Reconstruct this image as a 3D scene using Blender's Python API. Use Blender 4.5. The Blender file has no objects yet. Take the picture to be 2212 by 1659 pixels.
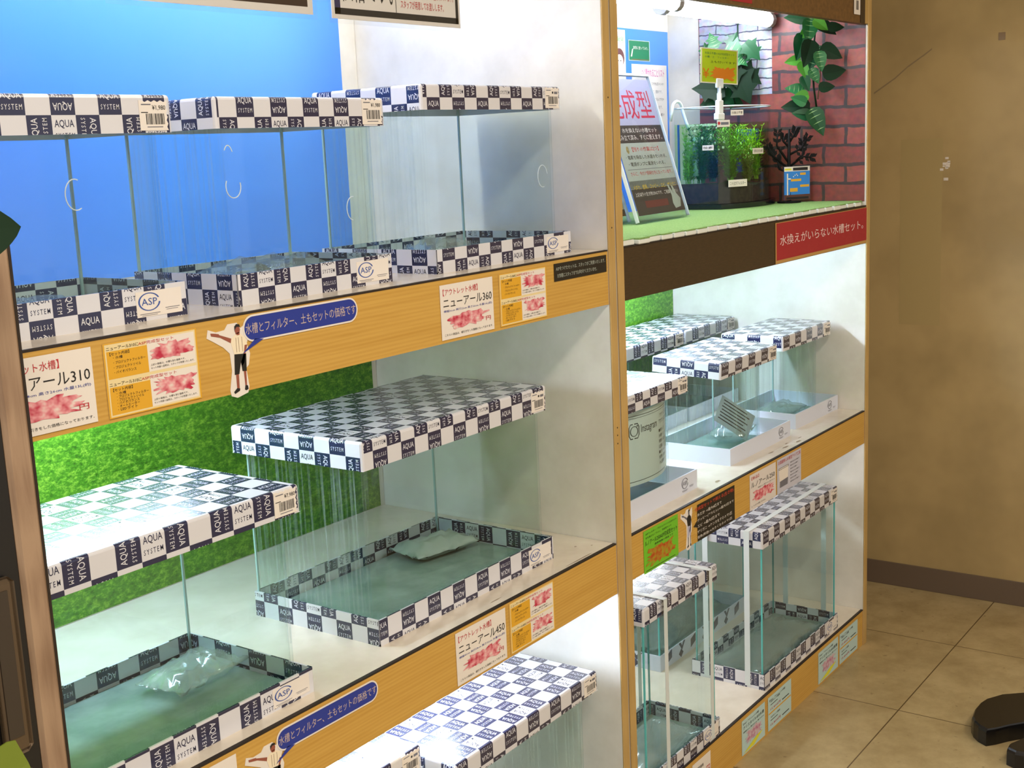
import bpy, math, random
import numpy as np
from mathutils import Vector, Matrix
random.seed(7)
SC = bpy.context.scene
COL = SC.collection
PI = math.pi

# ------------------------------------------------------------------ camera
cam_data = bpy.data.cameras.new('camera')
cam_data.sensor_width = 36.0
cam_data.lens = 44.136
cam_data.clip_start = 0.02
cam = bpy.data.objects.new('camera', cam_data)
COL.objects.link(cam)
yaw, pit, rol = 0.9411, 0.1850, -0.0448
fwd = Vector((math.sin(yaw) * math.cos(pit), math.cos(yaw) * math.cos(pit), -math.sin(pit)))
rt0 = Vector((math.cos(yaw), -math.sin(yaw), 0))
up0 = rt0.cross(fwd)
rt = math.cos(rol) * rt0 + math.sin(rol) * up0
up = -math.sin(rol) * rt0 + math.cos(rol) * up0
cam.matrix_world = Matrix(((rt.x, up.x, -fwd.x, -1.8586), (rt.y, up.y, -fwd.y, -1.1382),
                           (rt.z, up.z, -fwd.z, 1.3515), (0, 0, 0, 1)))
SC.camera = cam

# ------------------------------------------------------------------ world, exposure
SC.view_settings.view_transform = 'Standard'
SC.view_settings.look = 'None'
SC.view_settings.gamma = 1.0
SC.view_settings.exposure = 0.0
SC.view_settings.use_curve_mapping = False
SC.cycles.use_denoising = True
SC.cycles.transparent_max_bounces = 40
SC.cycles.max_bounces = 8
SC.cycles.caustics_reflective = False
SC.cycles.caustics_refractive = False
SC.cycles.sample_clamp_indirect = 6.0
world = bpy.data.worlds.new('store_ambient')
SC.world = world
world.use_nodes = True
bg = world.node_tree.nodes['Background']
bg.inputs[0].default_value = (1.0, 0.92, 0.82, 1)
bg.inputs[1].default_value = 0.78

# room lamp: warm ceiling light of the shop (fixture mesh is built with the ceiling)
def area(name, loc, rot, sx, sy, power, color):
    l = bpy.data.lights.new(name, 'AREA')
    l.shape = 'RECTANGLE'; l.size = sx; l.size_y = sy; l.energy = power; l.color = color
    o = bpy.data.objects.new(name, l); COL.objects.link(o)
    o.location = loc; o.rotation_euler = rot
    return o
area('ceiling_lamp_light', (-1.7, -1.5, 2.64), (0, 0, 0), 1.2, 0.3, 42, (1.0, 0.92, 0.80))
area('ceiling_lamp_light', (0.3, -1.9, 2.64), (0, 0, 0), 1.2, 0.3, 24, (1.0, 0.92, 0.80))

# ------------------------------------------------------------------ materials
def lin(c):
    return tuple(((v / 255) / 12.92 if v / 255 <= 0.04045 else ((v / 255 + 0.055) / 1.055) ** 2.4) for v in c)
MATS = {}
def mat(name, rgb=None, rough=0.5, spec=0.5, metal=0.0, emit=None, estr=0.0, coat=0.0):
    if name in MATS: return MATS[name]
    m = bpy.data.materials.new(name); m.use_nodes = True
    b = m.node_tree.nodes['Principled BSDF']
    c = lin(rgb)
    b.inputs['Base Color'].default_value = (*c, 1)
    b.inputs['Roughness'].default_value = rough
    b.inputs['Specular IOR Level'].default_value = spec
    b.inputs['Metallic'].default_value = metal
    b.inputs['Coat Weight'].default_value = coat
    b.inputs['Coat Roughness'].default_value = 0.2
    if emit:
        b.inputs['Emission Color'].default_value = (*lin(emit), 1)
        b.inputs['Emission Strength'].default_value = estr
    MATS[name] = m
    return m
def nodes(m):
    nt = m.node_tree
    return nt, nt.nodes, nt.links, nt.nodes['Principled BSDF']
def add_coords(nt, scale=(1, 1, 1), loc=(0, 0, 0), kind='Object'):
    tc = nt.nodes.new('ShaderNodeTexCoord'); mp = nt.nodes.new('ShaderNodeMapping')
    mp.inputs['Scale'].default_value = scale; mp.inputs['Location'].default_value = loc
    nt.links.new(tc.outputs[kind], mp.inputs['Vector'])
    return mp.outputs['Vector']
def noise_tint(m, scale, c1, c2, lo=0.35, hi=0.65, sc=(1, 1, 1), detail=4, rough=0.6, bump=0.0):
    nt, N, L, b = nodes(m)
    v = add_coords(nt, sc)
    n = N.new('ShaderNodeTexNoise'); n.inputs['Scale'].default_value = scale
    n.inputs['Detail'].default_value = detail; n.inputs['Roughness'].default_value = rough
    L.new(v, n.inputs['Vector'])
    r = N.new('ShaderNodeValToRGB')
    r.color_ramp.elements[0].position = lo; r.color_ramp.elements[0].color = (*lin(c1), 1)
    r.color_ramp.elements[1].position = hi; r.color_ramp.elements[1].color = (*lin(c2), 1)
    L.new(n.outputs['Fac'], r.inputs['Fac']); L.new(r.outputs['Color'], b.inputs['Base Color'])
    if bump:
        bp = N.new('ShaderNodeBump'); bp.inputs['Strength'].default_value = bump; bp.inputs['Distance'].default_value = 0.002
        L.new(n.outputs['Fac'], bp.inputs['Height']); L.new(bp.outputs['Normal'], b.inputs['Normal'])
    return r

WHITE = mat('panel_white', (222, 216, 206), 0.45)
noise_tint(WHITE, 9, (214, 208, 197), (228, 223, 214))
BOARD = mat('shelf_board_white', (226, 214, 198), 0.22, 0.6)
noise_tint(BOARD, 12, (219, 207, 190), (231, 221, 206))
WOOD = mat('yellow_wood', (212, 165, 70), 0.42, 0.3)
def wood_nodes(m, c1, c2, sc):
    nt, N, L, b = nodes(m)
    v = add_coords(nt, sc)
    n = N.new('ShaderNodeTexNoise'); n.inputs['Scale'].default_value = 3.0; n.inputs['Detail'].default_value = 6
    n.inputs['Roughness'].default_value = 0.65; n.inputs['Distortion'].default_value = 0.6
    L.new(v, n.inputs['Vector'])
    w = N.new('ShaderNodeTexWave'); w.wave_type = 'BANDS'; w.bands_direction = 'Z'
    w.inputs['Scale'].default_value = 2.2; w.inputs['Distortion'].default_value = 3.5; w.inputs['Detail'].default_value = 3
    L.new(v, w.inputs['Vector'])
    mx = N.new('ShaderNodeMix'); mx.data_type = 'FLOAT'; mx.inputs[0].default_value = 0.16
    L.new(n.outputs['Fac'], mx.inputs[2]); L.new(w.outputs['Fac'], mx.inputs[3])
    r = N.new('ShaderNodeValToRGB')
    r.color_ramp.elements[0].position = 0.25; r.color_ramp.elements[0].color = (*lin(c1), 1)
    r.color_ramp.elements[1].position = 0.62; r.color_ramp.elements[1].color = (*lin(c2), 1)
    L.new(mx.outputs[0], r.inputs['Fac']); L.new(r.outputs['Color'], b.inputs['Base Color'])
wood_nodes(WOOD, (190, 144, 64), (206, 163, 82), (1.2, 1.2, 26))
POST = mat('post_wood', (205, 160, 70), 0.45)
wood_nodes(POST, (176, 143, 84), (192, 158, 98), (30, 30, 1.2))
EDGE = mat('dark_edge_line', (38, 26, 16), 0.6)
NAVY = mat('print_navy', (26, 30, 70), 0.26, 0.5, coat=0.8)
CARD = mat('cardboard_white', (217, 217, 224), 0.30, 0.5, coat=0.8)
TRAYW = mat('tray_plain_white', (214, 219, 234), 0.40)
INK = mat('ink_black', (24, 22, 24), 0.6)
PAPER = mat('paper_white', (232, 224, 216), 0.55)
REDI = mat('ink_red', (190, 40, 52), 0.6)
BLUEI = mat('ink_blue', (40, 58, 150), 0.6)
ORANGE = mat('print_orange', (222, 166, 40), 0.55)
CREAM = mat('paper_cream', (232, 212, 160), 0.55)
BUBBLE = mat('print_bubble_blue', (34, 54, 148), 0.4)
BUBTXT = mat('ink_pale_brown', (196, 176, 168), 0.6)
GREENP = mat('paper_green', (112, 190, 40), 0.5)
BLACKP = mat('print_black', (26, 24, 22), 0.4)
SKIN = mat('print_skin', (150, 82, 64), 0.55)
SHIRT = mat('print_shirt', (240, 226, 200), 0.55)
LBLUE = mat('paper_light_blue', (186, 214, 214), 0.5)
YELLOWP = mat('print_yellow', (226, 222, 60), 0.5)
MAGENTA = mat('ink_magenta', (206, 30, 150), 0.6)
GREYI = mat('ink_grey', (110, 110, 120), 0.6)
BOARDG = mat('print_chalkboard', (10, 112, 72), 0.5)
BROWNP = mat('print_brown', (120, 84, 48), 0.5)
SIGNRED = mat('print_sign_red', (166, 30, 46), 0.45)
GOLD = mat('ink_yellow', (236, 196, 60), 0.6)
SIGNGREY = mat('print_grey', (176, 184, 174), 0.4)
SIGNLAV = mat('print_lavender', (176, 176, 204), 0.4)
SIGNDK = mat('print_dark_grey', (66, 62, 62), 0.4)
def smudge(name, c_lo, c_hi, bgc):
    m = mat(name, c_lo, 0.6)
    r = noise_tint(m, 75, bgc, c_hi, 0.30, 0.66, (1, 1, 1.25), 2, 0.5)
    e = r.color_ramp.elements.new(0.46); e.color = (*lin(c_lo), 1)
    return m
SMR = smudge('smeared_red_ink', (226, 150, 156), (188, 40, 70), (232, 214, 206))
SMO = smudge('smeared_orange_ink', (170, 130, 30), (178, 66, 10), (124, 176, 30))
SMP = smudge('smeared_pink_ink', (206, 180, 190), (186, 120, 150), (190, 210, 206))

def glass_mat(name, tint, rough=0.0, streak=0.0, refl=1.0, stcol=(200, 222, 222)):
    m = bpy.data.materials.new(name); m.use_nodes = True
    nt = m.node_tree; N = nt.nodes; L = nt.links
    N.clear()
    out = N.new('ShaderNodeOutputMaterial')
    tr = N.new('ShaderNodeBsdfTransparent'); tr.inputs[0].default_value = (*tint, 1)
    gl = N.new('ShaderNodeBsdfGlossy'); gl.inputs['Roughness'].default_value = rough
    fr = N.new('ShaderNodeLayerWeight'); fr.inputs['Blend'].default_value = 0.5
    pw = N.new('ShaderNodeMath'); pw.operation = 'POWER'; pw.inputs[1].default_value = 5.0
    L.new(fr.outputs['Facing'], pw.inputs[0])
    ml = N.new('ShaderNodeMath'); ml.operation = 'MULTIPLY_ADD'; ml.inputs[1].default_value = 0.55 * refl; ml.inputs[2].default_value = 0.028 * refl
    L.new(pw.outputs[0], ml.inputs[0])
    mx = N.new('ShaderNodeMixShader')
    L.new(ml.outputs[0], mx.inputs[0]); L.new(tr.outputs[0], mx.inputs[1]); L.new(gl.outputs[0], mx.inputs[2])
    last = mx
    if streak:
        v = add_coords(nt, (170, 170, 1.6))
        n = N.new('ShaderNodeTexNoise'); n.inputs['Scale'].default_value = 1.0; n.inputs['Detail'].default_value = 3
        L.new(v, n.inputs['Vector'])
        r = N.new('ShaderNodeValToRGB')
        r.color_ramp.elements[0].position = 0.48; r.color_ramp.elements[0].color = (0, 0, 0, 1)
        r.color_ramp.elements[1].position = 0.74; r.color_ramp.elements[1].color = (streak, streak, streak, 1)
        L.new(n.outputs['Fac'], r.inputs['Fac'])
        df = N.new('ShaderNodeBsdfTranslucent'); df.inputs[0].default_value = (*lin(stcol), 1)
        d2 = N.new('ShaderNodeBsdfDiffuse'); d2.inputs[0].default_value = (*lin(stcol), 1)
        m3 = N.new('ShaderNodeMixShader'); m3.inputs[0].default_value = 0.5
        L.new(df.outputs[0], m3.inputs[1]); L.new(d2.outputs[0], m3.inputs[2])
        m2 = N.new('ShaderNodeMixShader')
        L.new(r.outputs['Color'], m2.inputs[0]); L.new(mx.outputs[0], m2.inputs[1]); L.new(m3.outputs[0], m2.inputs[2])
        last = m2
    L.new(last.outputs[0], out.inputs[0])
    MATS[name] = m
    return m
GLASS = glass_mat('tank_glass', (0.948, 0.982, 0.975))
GLASSF = glass_mat('tank_glass_in_streaky_film', (0.94, 0.978, 0.968), 0.02, 0.42)
GLASSB = glass_mat('tank_glass_in_light_film', (0.935, 0.975, 0.962), 0.02, 0.24, stcol=(206, 232, 222))
GLASSQ = glass_mat('aquarium_glass', (0.95, 0.985, 0.985))
GEDGE = mat('glass_edge_teal', (84, 160, 158), 0.15, 0.5)
GEDGEB = mat('glass_edge_bright', (96, 190, 190), 0.12, 0.5)
GEDGED = mat('glass_edge_grey', (160, 190, 188), 0.2, 0.5)
ACRY = glass_mat('clear_acrylic', (0.95, 0.97, 0.985), 0.02)
SLEEVE = glass_mat('clear_sleeve', (0.96, 0.97, 0.98), 0.04)
BASEP = mat('tank_floor_glass', (112, 140, 130), 0.06, 0.6)
noise_tint(BASEP, 14, (112, 136, 128), (138, 160, 152))
STRAP = mat('packing_strap', (214, 222, 224), 0.35)
BAG = bpy.data.materials.new('clear_bag_plastic'); BAG.use_nodes = True
def _bag():
    nt = BAG.node_tree; N = nt.nodes; L = nt.links; N.clear()
    out = N.new('ShaderNodeOutputMaterial')
    tr = N.new('ShaderNodeBsdfTransparent'); tr.inputs[0].default_value = (0.92, 0.96, 0.95, 1)
    gl = N.new('ShaderNodeBsdfGlossy'); gl.inputs['Roughness'].default_value = 0.12
    df = N.new('ShaderNodeBsdfDiffuse'); df.inputs[0].default_value = (*lin((196, 208, 204)), 1)
    m1 = N.new('ShaderNodeMixShader'); m1.inputs[0].default_value = 0.2
    m2 = N.new('ShaderNodeMixShader'); m2.inputs[0].default_value = 0.16
    L.new(tr.outputs[0], m1.inputs[1]); L.new(df.outputs[0], m1.inputs[2])
    L.new(m1.outputs[0], m2.inputs[1]); L.new(gl.outputs[0], m2.inputs[2]); L.new(m2.outputs[0], out.inputs[0])
_bag()

# ------------------------------------------------------------------ mesh helpers
class MB:
    """collects polygons with materials and links them as ONE mesh object"""
    def __init__(s): s.v = []; s.f = []; s.m = []; s.mats = []
    def mi(s, m):
        if m not in s.mats: s.mats.append(m)
        return s.mats.index(m)
    def poly(s, pts, m):
        b = len(s.v); s.v += [tuple(p) for p in pts]; s.f.append(tuple(range(b, b + len(pts)))); s.m.append(s.mi(m))
    def mesh(s, vs, fs, m):
        b = len(s.v); s.v += [tuple(p) for p in vs]; i = s.mi(m)
        for f in fs: s.f.append(tuple(b + k for k in f)); s.m.append(i)
    def box(s, x0, x1, y0, y1, z0, z1, m, bev=0.0):
        if bev <= 0:
            vs = [(x, y, z) for z in (z0, z1) for (x, y) in ((x0, y0), (x1, y0), (x1, y1), (x0, y1))]
            s.mesh(vs, [(3, 2, 1, 0), (4, 5, 6, 7), (0, 1, 5, 4), (1, 2, 6, 5), (2, 3, 7, 6), (3, 0, 4, 7)], m)
            return
        b = bev
        prof = []
        for z, ins in ((z0, b), (z0 + b, 0), (z1 - b, 0), (z1, b)):
            prof.append([(x0 + b, y0 + ins, z), (x1 - b, y0 + ins, z), (x1 - ins, y0 + b, z), (x1 - ins, y1 - b, z),
                         (x1 - b, y1 - ins, z), (x0 + b, y1 - ins, z), (x0 + ins, y1 - b, z), (x0 + ins, y0 + b, z)])
        vs = [p for r in prof for p in r]; fs = []
        for k in range(3):
            for i in range(8):
                j = (i + 1) % 8; fs.append((k * 8 + i, k * 8 + j, k * 8 + 8 + j, k * 8 + 8 + i))
        fs.append(tuple(reversed(range(8)))); fs.append(tuple(range(24, 32)))
        s.mesh(vs, fs, m)
    def prism(s, pts, z0, z1, m, axis='z', mtop=None):
        """extrude a polygon; axis z: pts=(x,y); axis y: pts=(x,z), z0..z1 are y"""
        n = len(pts)
        P = (lambda p, h: (p[0], p[1], h)) if axis == 'z' else (lambda p, h: (p[0], h, p[1]))
        vs = [P(p, z0) for p in pts] + [P(p, z1) for p in pts]
        fs = [(i, (i + 1) % n, n + (i + 1) % n, n + i) for i in range(n)]
        s.mesh(vs, fs, m)
        s.poly([P(p, z0) for p in reversed(pts)], m); s.poly([P(p, z1) for p in pts], mtop or m)
    def tube(s, pts, r, m, n=8, r1=None, cap=True):
        pts = [Vector(p) for p in pts]; k = len(pts); rings = []
        prevx = None
        for i, p in enumerate(pts):
            d = (pts[min(i + 1, k - 1)] - pts[max(i - 1, 0)]).normalized()
            a = prevx if prevx is not None else (Vector((0, 0, 1)) if abs(d.z) < 0.9 else Vector((1, 0, 0)))
            x = (a - d * a.dot(d)).normalized(); y = d.cross(x); prevx = x
            rr = r if r1 is None else r + (r1 - r) * i / max(1, k - 1)
            rings.append([p + (x * math.cos(t) + y * math.sin(t)) * rr for t in [2 * PI * j / n for j in range(n)]])
        vs = [q for R in rings for q in R]; fs = []
        for i in range(k - 1):
            for j in range(n):
                fs.append((i * n + j, i * n + (j + 1) % n, (i + 1) * n + (j + 1) % n, (i + 1) * n + j))
        if cap: fs.append(tuple(reversed(range(n)))); fs.append(tuple(range((k - 1) * n, k * n)))
        s.mesh(vs, fs, m)
    def build(s, name, parent=None, smooth=False, loc=None):
        me = bpy.data.meshes.new(name)
        me.from_pydata(s.v, [], s.f)
        for m in s.mats: me.materials.append(m)
        me.polygons.foreach_set('material_index', s.m)
        if smooth: me.polygons.foreach_set('use_smooth', [True] * len(s.f))
        me.update()
        o = bpy.data.objects.new(name, me); COL.objects.link(o)
        if loc: o.location = loc
        if parent: o.parent = parent
        return o
def tag(o, label, cat, group=None):
    o['label'] = label; o['category'] = cat
    if group: o['group'] = group
    return o
def thing(name, label, cat, loc=(0, 0, 0), rot=(0, 0, 0), group=None):
    o = bpy.data.objects.new(name, None); COL.objects.link(o)
    o.empty_display_size = 0.05; o.location = loc; o.rotation_euler = rot
    return tag(o, label, cat, group)
def struct(o): o['kind'] = 'structure'; return o

# ------------------------------------------------------------------ text -> triangles (cached)
_TX = {}
def text_tris(s, res=2, bold=0.0, space=1.0):
    k = (s, res, bold, space)
    if k in _TX: return _TX[k]
    cu = bpy.data.curves.new('t', 'FONT'); cu.body = s; cu.resolution_u = res; cu.size = 1.0; cu.offset = bold; cu.space_character = space
    ob = bpy.data.objects.new('t', cu); COL.objects.link(ob)
    dg = bpy.context.evaluated_depsgraph_get(); ev = ob.evaluated_get(dg); me = ev.to_mesh()
    me.calc_loop_triangles()
    vs = np.array([v.co[:2] for v in me.vertices], float).reshape(-1, 2)
    fs = np.array([t.vertices[:] for t in me.loop_triangles], int).reshape(-1, 3)
    ev.to_mesh_clear(); bpy.data.objects.remove(ob); bpy.data.curves.remove(cu)
    if len(vs):
        lo = vs.min(0); hi = vs.max(0); vs = (vs - lo) / np.maximum(hi - lo, 1e-6)
        asp = (hi - lo)[0] / max((hi - lo)[1], 1e-6)
    else: asp = 1
    _TX[k] = (vs, fs, asp)
    return _TX[k]

class Pr:
    """a flat print: rectangles, outlines and lettering in (u,v), layered"""
    def __init__(s): s.items = []
    def rect(s, u0, v0, u1, v1, m, lay=1): s.items.append((np.array([(u0, v0), (u1, v0), (u1, v1), (u0, v1)], float), [(0, 1, 2, 3)], m, lay)); return s
    def poly(s, pts, m, lay=1): s.items.append((np.array(pts, float), [tuple(range(len(pts)))], m, lay)); return s
    def ell(s, cu, cv, ru, rv, m, lay=1, n=20): return s.poly([(cu + ru * math.cos(2 * PI * i / n), cv + rv * math.sin(2 * PI * i / n)) for i in range(n)], m, lay)
    def ring(s, cu, cv, ru, rv, t, m, lay=2, n=24, a0=0, a1=2 * PI):
        P = []; F = []
        for i in range(n + 1):
            a = a0 + (a1 - a0) * i / n
            P += [(cu + ru * math.cos(a), cv + rv * math.sin(a)), (cu + (ru - t) * math.cos(a), cv + (rv - t) * math.sin(a))]
            if i: F.append((2 * i - 2, 2 * i, 2 * i + 1, 2 * i - 1))
        s.items.append((np.array(P, float), F, m, lay)); return s
    def frame(s, u0, v0, u1, v1, t, m, lay=2):
        s.rect(u0, v0, u1, v0 + t, m, lay); s.rect(u0, v1 - t, u1, v1, m, lay)
        s.rect(u0, v0 + t, u0 + t, v1 - t, m, lay); s.rect(u1 - t, v0 + t, u1, v1 - t, m, lay); return s
    def text(s, t, u0, v0, u1, v1, m, lay=3, res=2, fit=True):
        vs, fs, asp = text_tris(t, res)
        if not len(vs): return s
        w = u1 - u0
        s.items.append((vs * np.array([w, v1 - v0]) + np.array([u0, v0]), [tuple(f) for f in fs], m, lay)); return s
    def blob(s, u0, v0, u1, v1, m, lay=4, n=44, seed=1, jag=0.40):
        rnd = random.Random(seed); P = []
        for i in range(n):
            a = 2 * PI * i / n; k = 1 - jag * rnd.random()
            P.append(((u0 + u1) / 2 + (u1 - u0) / 2 * k * max(-1, min(1, 1.25 * math.cos(a))), (v0 + v1) / 2 + (v1 - v0) / 2 * k * max(-1, min(1, 1.25 * math.sin(a)))))
        return s.poly(P, m, lay)
    def put(s, mb, O, U, V, eps=0.00012, fn=None):
        O = np.array(O, float); U = np.array(U, float); V = np.array(V, float); Nn = np.cross(U, V); Nn /= np.linalg.norm(Nn)
        for P, F, m, lay in s.items:
            if fn: W = [fn(p[0], p[1], lay * eps) for p in P]
            else: W = O + P[:, :1] * U + P[:, 1:] * V + Nn * (lay * eps)
            mb.mesh([tuple(w) for w in W], F, m)
TEXTM = ()
def sign(name, label, cat, x0, z0, x1, z1, pr, base=None, y=-0.0006, th=0.0006, group=None, rot=0.0, part='lettering', outline=None):
    """a card stuck on a face looking to -y; print coordinates 0..1 across the card"""
    w, h = x1 - x0, z1 - z0
    o = MB()
    if outline: o.prism([(p[0] * w, p[1] * h) for p in outline], 0, th, base, axis='y')
    else: o.box(0, w, 0, th, 0, h, base)
    root = o.build(name, loc=(x0, y - th, z0)); root.rotation_euler = (0, rot, 0)
    tag(root, label, cat, group)
    if pr:
        b = MB(); pr.put(b, (0, 0, 0), (w, 0, 0), (0, 0, h)); b.build(part, root)
    return root

# ------------------------------------------------------------------ the printed carton pattern
_c = None
def cell_letters():
    global _c
    if _c is None:
        a, fa, _ = text_tris('AQUA', 2, 0.006); b, fb, _ = text_tris('SYSTEM', 1, 0.004, 1.4)
        a = a * np.array([.80, .31]) + np.array([.10, .53]); b = b * np.array([.80, .19]) + np.array([.10, .19])
        base = [(np.vstack([a, b]), np.vstack([fa, fb + len(a)]))]
        res = {}
        for k in range(4):
            v = base[0][0] - .5
            c, s_ = [(1, 0), (0, 1), (-1, 0), (0, -1)][k]
            res[k] = (np.stack([v[:, 0] * c - v[:, 1] * s_, v[:, 0] * s_ + v[:, 1] * c], 1) + .5, base[0][1])
        _c = res
    return _c
def clip_tri(t, u0, v0, u1, v1):
    P = [tuple(p) for p in t]
    for ax, lim, sg in ((0, u0, 1), (0, u1, -1), (1, v0, 1), (1, v1, -1)):
        Q = []
        for i in range(len(P)):
            a, b = P[i], P[(i + 1) % len(P)]
            da, db = sg * (a[ax] - lim), sg * (b[ax] - lim)
            if da >= 0: Q.append(a)
            if (da > 0 and db < 0) or (da < 0 and db > 0):
                k = da / (da - db); Q.append((a[0] + (b[0] - a[0]) * k, a[1] + (b[1] - a[1]) * k))
        P = Q
        if len(P) < 3: return None
    return P
def strip(mb, O, U, V, u0, u1, v0, v1, cell, pu=0.0, pv=0.0, letters=True, diamond=False):
    """rectangle of the pattern sheet from (u0,v0) to (u1,v1); O is the 3-D place of (u0,v0); looks along U x V"""
    O = np.array(O, float); U = np.array(U, float); V = np.array(V, float); Nn = np.cross(U, V)
    P3 = lambda q, e=0.0: [tuple(O + U * (p[0] - u0) + V * (p[1] - v0) + Nn * e) for p in q]
    L = cell_letters()
    mb.poly(P3([(u0, v0), (u1, v0), (u1, v1), (u0, v1)]), CARD)
    for i in range(int(math.floor((u0 + pu) / cell)), int(math.ceil((u1 + pu) / cell))):
        for j in range(int(math.floor((v0 + pv) / cell)), int(math.ceil((v1 + pv) / cell))):
            cu, cv = i * cell - pu, j * cell - pv
            a0, b0, a1, b1 = max(u0, cu), max(v0, cv), min(u1, cu + cell), min(v1, cv + cell)
            if a1 - a0 < 1e-5 or b1 - b0 < 1e-5: continue
            if j % 2 == 0:
                navy = i % 2 == 0; k = 0 if i % 4 == 0 else 2; txt = navy
            else:
                navy = i % 2 == 1; k = 1 if i % 4 == 1 else 3; txt = navy or i % 4 == 2
                if not navy: k = 0 if j % 4 == 1 else 1
            if navy: mb.poly(P3([(a0, b0), (a1, b0), (a1, b1), (a0, b1)], 0.00008), NAVY)
            if not (txt and letters): continue
            lv, lf = L[k]; q = lv * cell + np.array([cu, cv]); m = CARD if navy else NAVY
            if cu >= u0 and cv >= v0 and cu + cell <= u1 and cv + cell <= v1:
                W = O + (q[:, :1] - u0) * U + (q[:, 1:] - v0) * V + Nn * 0.00018
                mb.mesh([tuple(w) for w in W], [tuple(f) for f in lf], m)
            else:
                for f in lf:
                    t = clip_tri(q[f], a0, b0, a1, b1)
                    if t: mb.poly(P3(t, 0.00018), m)
def lid_mesh(w, d, h, cell, ph=(0, 0), r=0.004, top_letters=True, phs=None):
    mb = MB(); pu, pv = ph; pf = pv; ps = phs if phs is not None else pv; k = 3; da = PI / 2 / k; al = r * PI / 2
    # (origin of the face at its left foot, u direction, outward normal, length)
    F = [((r, 0, 0), (1, 0, 0), (0, -1, 0), w - 2 * r), ((w, r, 0), (0, 1, 0), (1, 0, 0), d - 2 * r),
         ((w - r, d, 0), (-1, 0, 0), (0, 1, 0), w - 2 * r), ((0, d - r, 0), (0, -1, 0), (-1, 0, 0), d - 2 * r)]
    off = 0
    for fi, (O, U, Nn, ln) in enumerate(F):
        O = np.array(O, float); U = np.array(U, float); Nn = np.array(Nn, float); Z = np.array((0, 0, 1.0))
        q = pu if fi in (0, 3) else off; pv = ps if fi in (1, 3) else pf
        strip(mb, O, U, Z, 0, ln, 0, h - r, cell, q, pv)
        c = O - Nn * r + Z * (h - r)
        for s in range(k):
            a, b = s * da, (s + 1) * da
            A = c + (Nn * math.cos(a) + Z * math.sin(a)) * r; B = c + (Nn * math.cos(b) + Z * math.sin(b)) * r
            V = (B - A); Ln = np.linalg.norm(V); V = V / Ln
            strip(mb, A, U, V, 0, ln, h - r + Ln * s, h - r + Ln * (s + 1), cell, q, pv)
        # rounded vertical corner to the next face
        e = O + U * ln; n2 = np.array(F[(fi + 1) % 4][2], float); cc = e - Nn * r
        for s in range(2):
            a, b = s * PI / 4, (s + 1) * PI / 4
            p = cc + (Nn * math.cos(a) + n2 * math.sin(a)) * r; p2 = cc + (Nn * math.cos(b) + n2 * math.sin(b)) * r
            mb.poly([p, p2, p2 + Z * (h - r), p + Z * (h - r)], CARD)
            pt = cc + Z * h
            m1 = cc + Z * (h - r) + (((Nn * math.cos(a) + n2 * math.sin(a)) + Z) / 1.414) * r
            m2 = cc + Z * (h - r) + (((Nn * math.cos(b) + n2 * math.sin(b)) + Z) / 1.414) * r
            mb.poly([p + Z * (h - r), p2 + Z * (h - r), m2, m1], CARD); mb.poly([m1, m2, pt], CARD)
    strip(mb, (r, r, h), (1, 0, 0), (0, 1, 0), 0, w - 2 * r, h - r + al, h - r + al + d - 2 * r, cell, pu, pf, top_letters)
    # inside of the lid
    t = 0.0025; zi = h - 0.004
    for (a, b) in (((t, t), (w - t, t)), ((w - t, t), (w - t, d - t)), ((w - t, d - t), (t, d - t)), ((t, d - t), (t, t))):
        mb.poly([(a[0], a[1], 0), (a[0], a[1], zi), (b[0], b[1], zi), (b[0], b[1], 0)], TRAYW)
    mb.poly([(t, t, zi), (t, d - t, zi), (w - t, d - t, zi), (w - t, t, zi)], TRAYW)
    for q in ([(0, 0), (t, t), (w - t, t), (w, 0)], [(w, 0), (w - t, t), (w - t, d - t), (w, d)], [(w, d), (w - t, d - t), (t, d - t), (0, d)], [(0, d), (t, d - t), (t, t), (0, 0)]):
        mb.poly([(x, y, 0) for x, y in q], CARD)
    return mb
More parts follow.
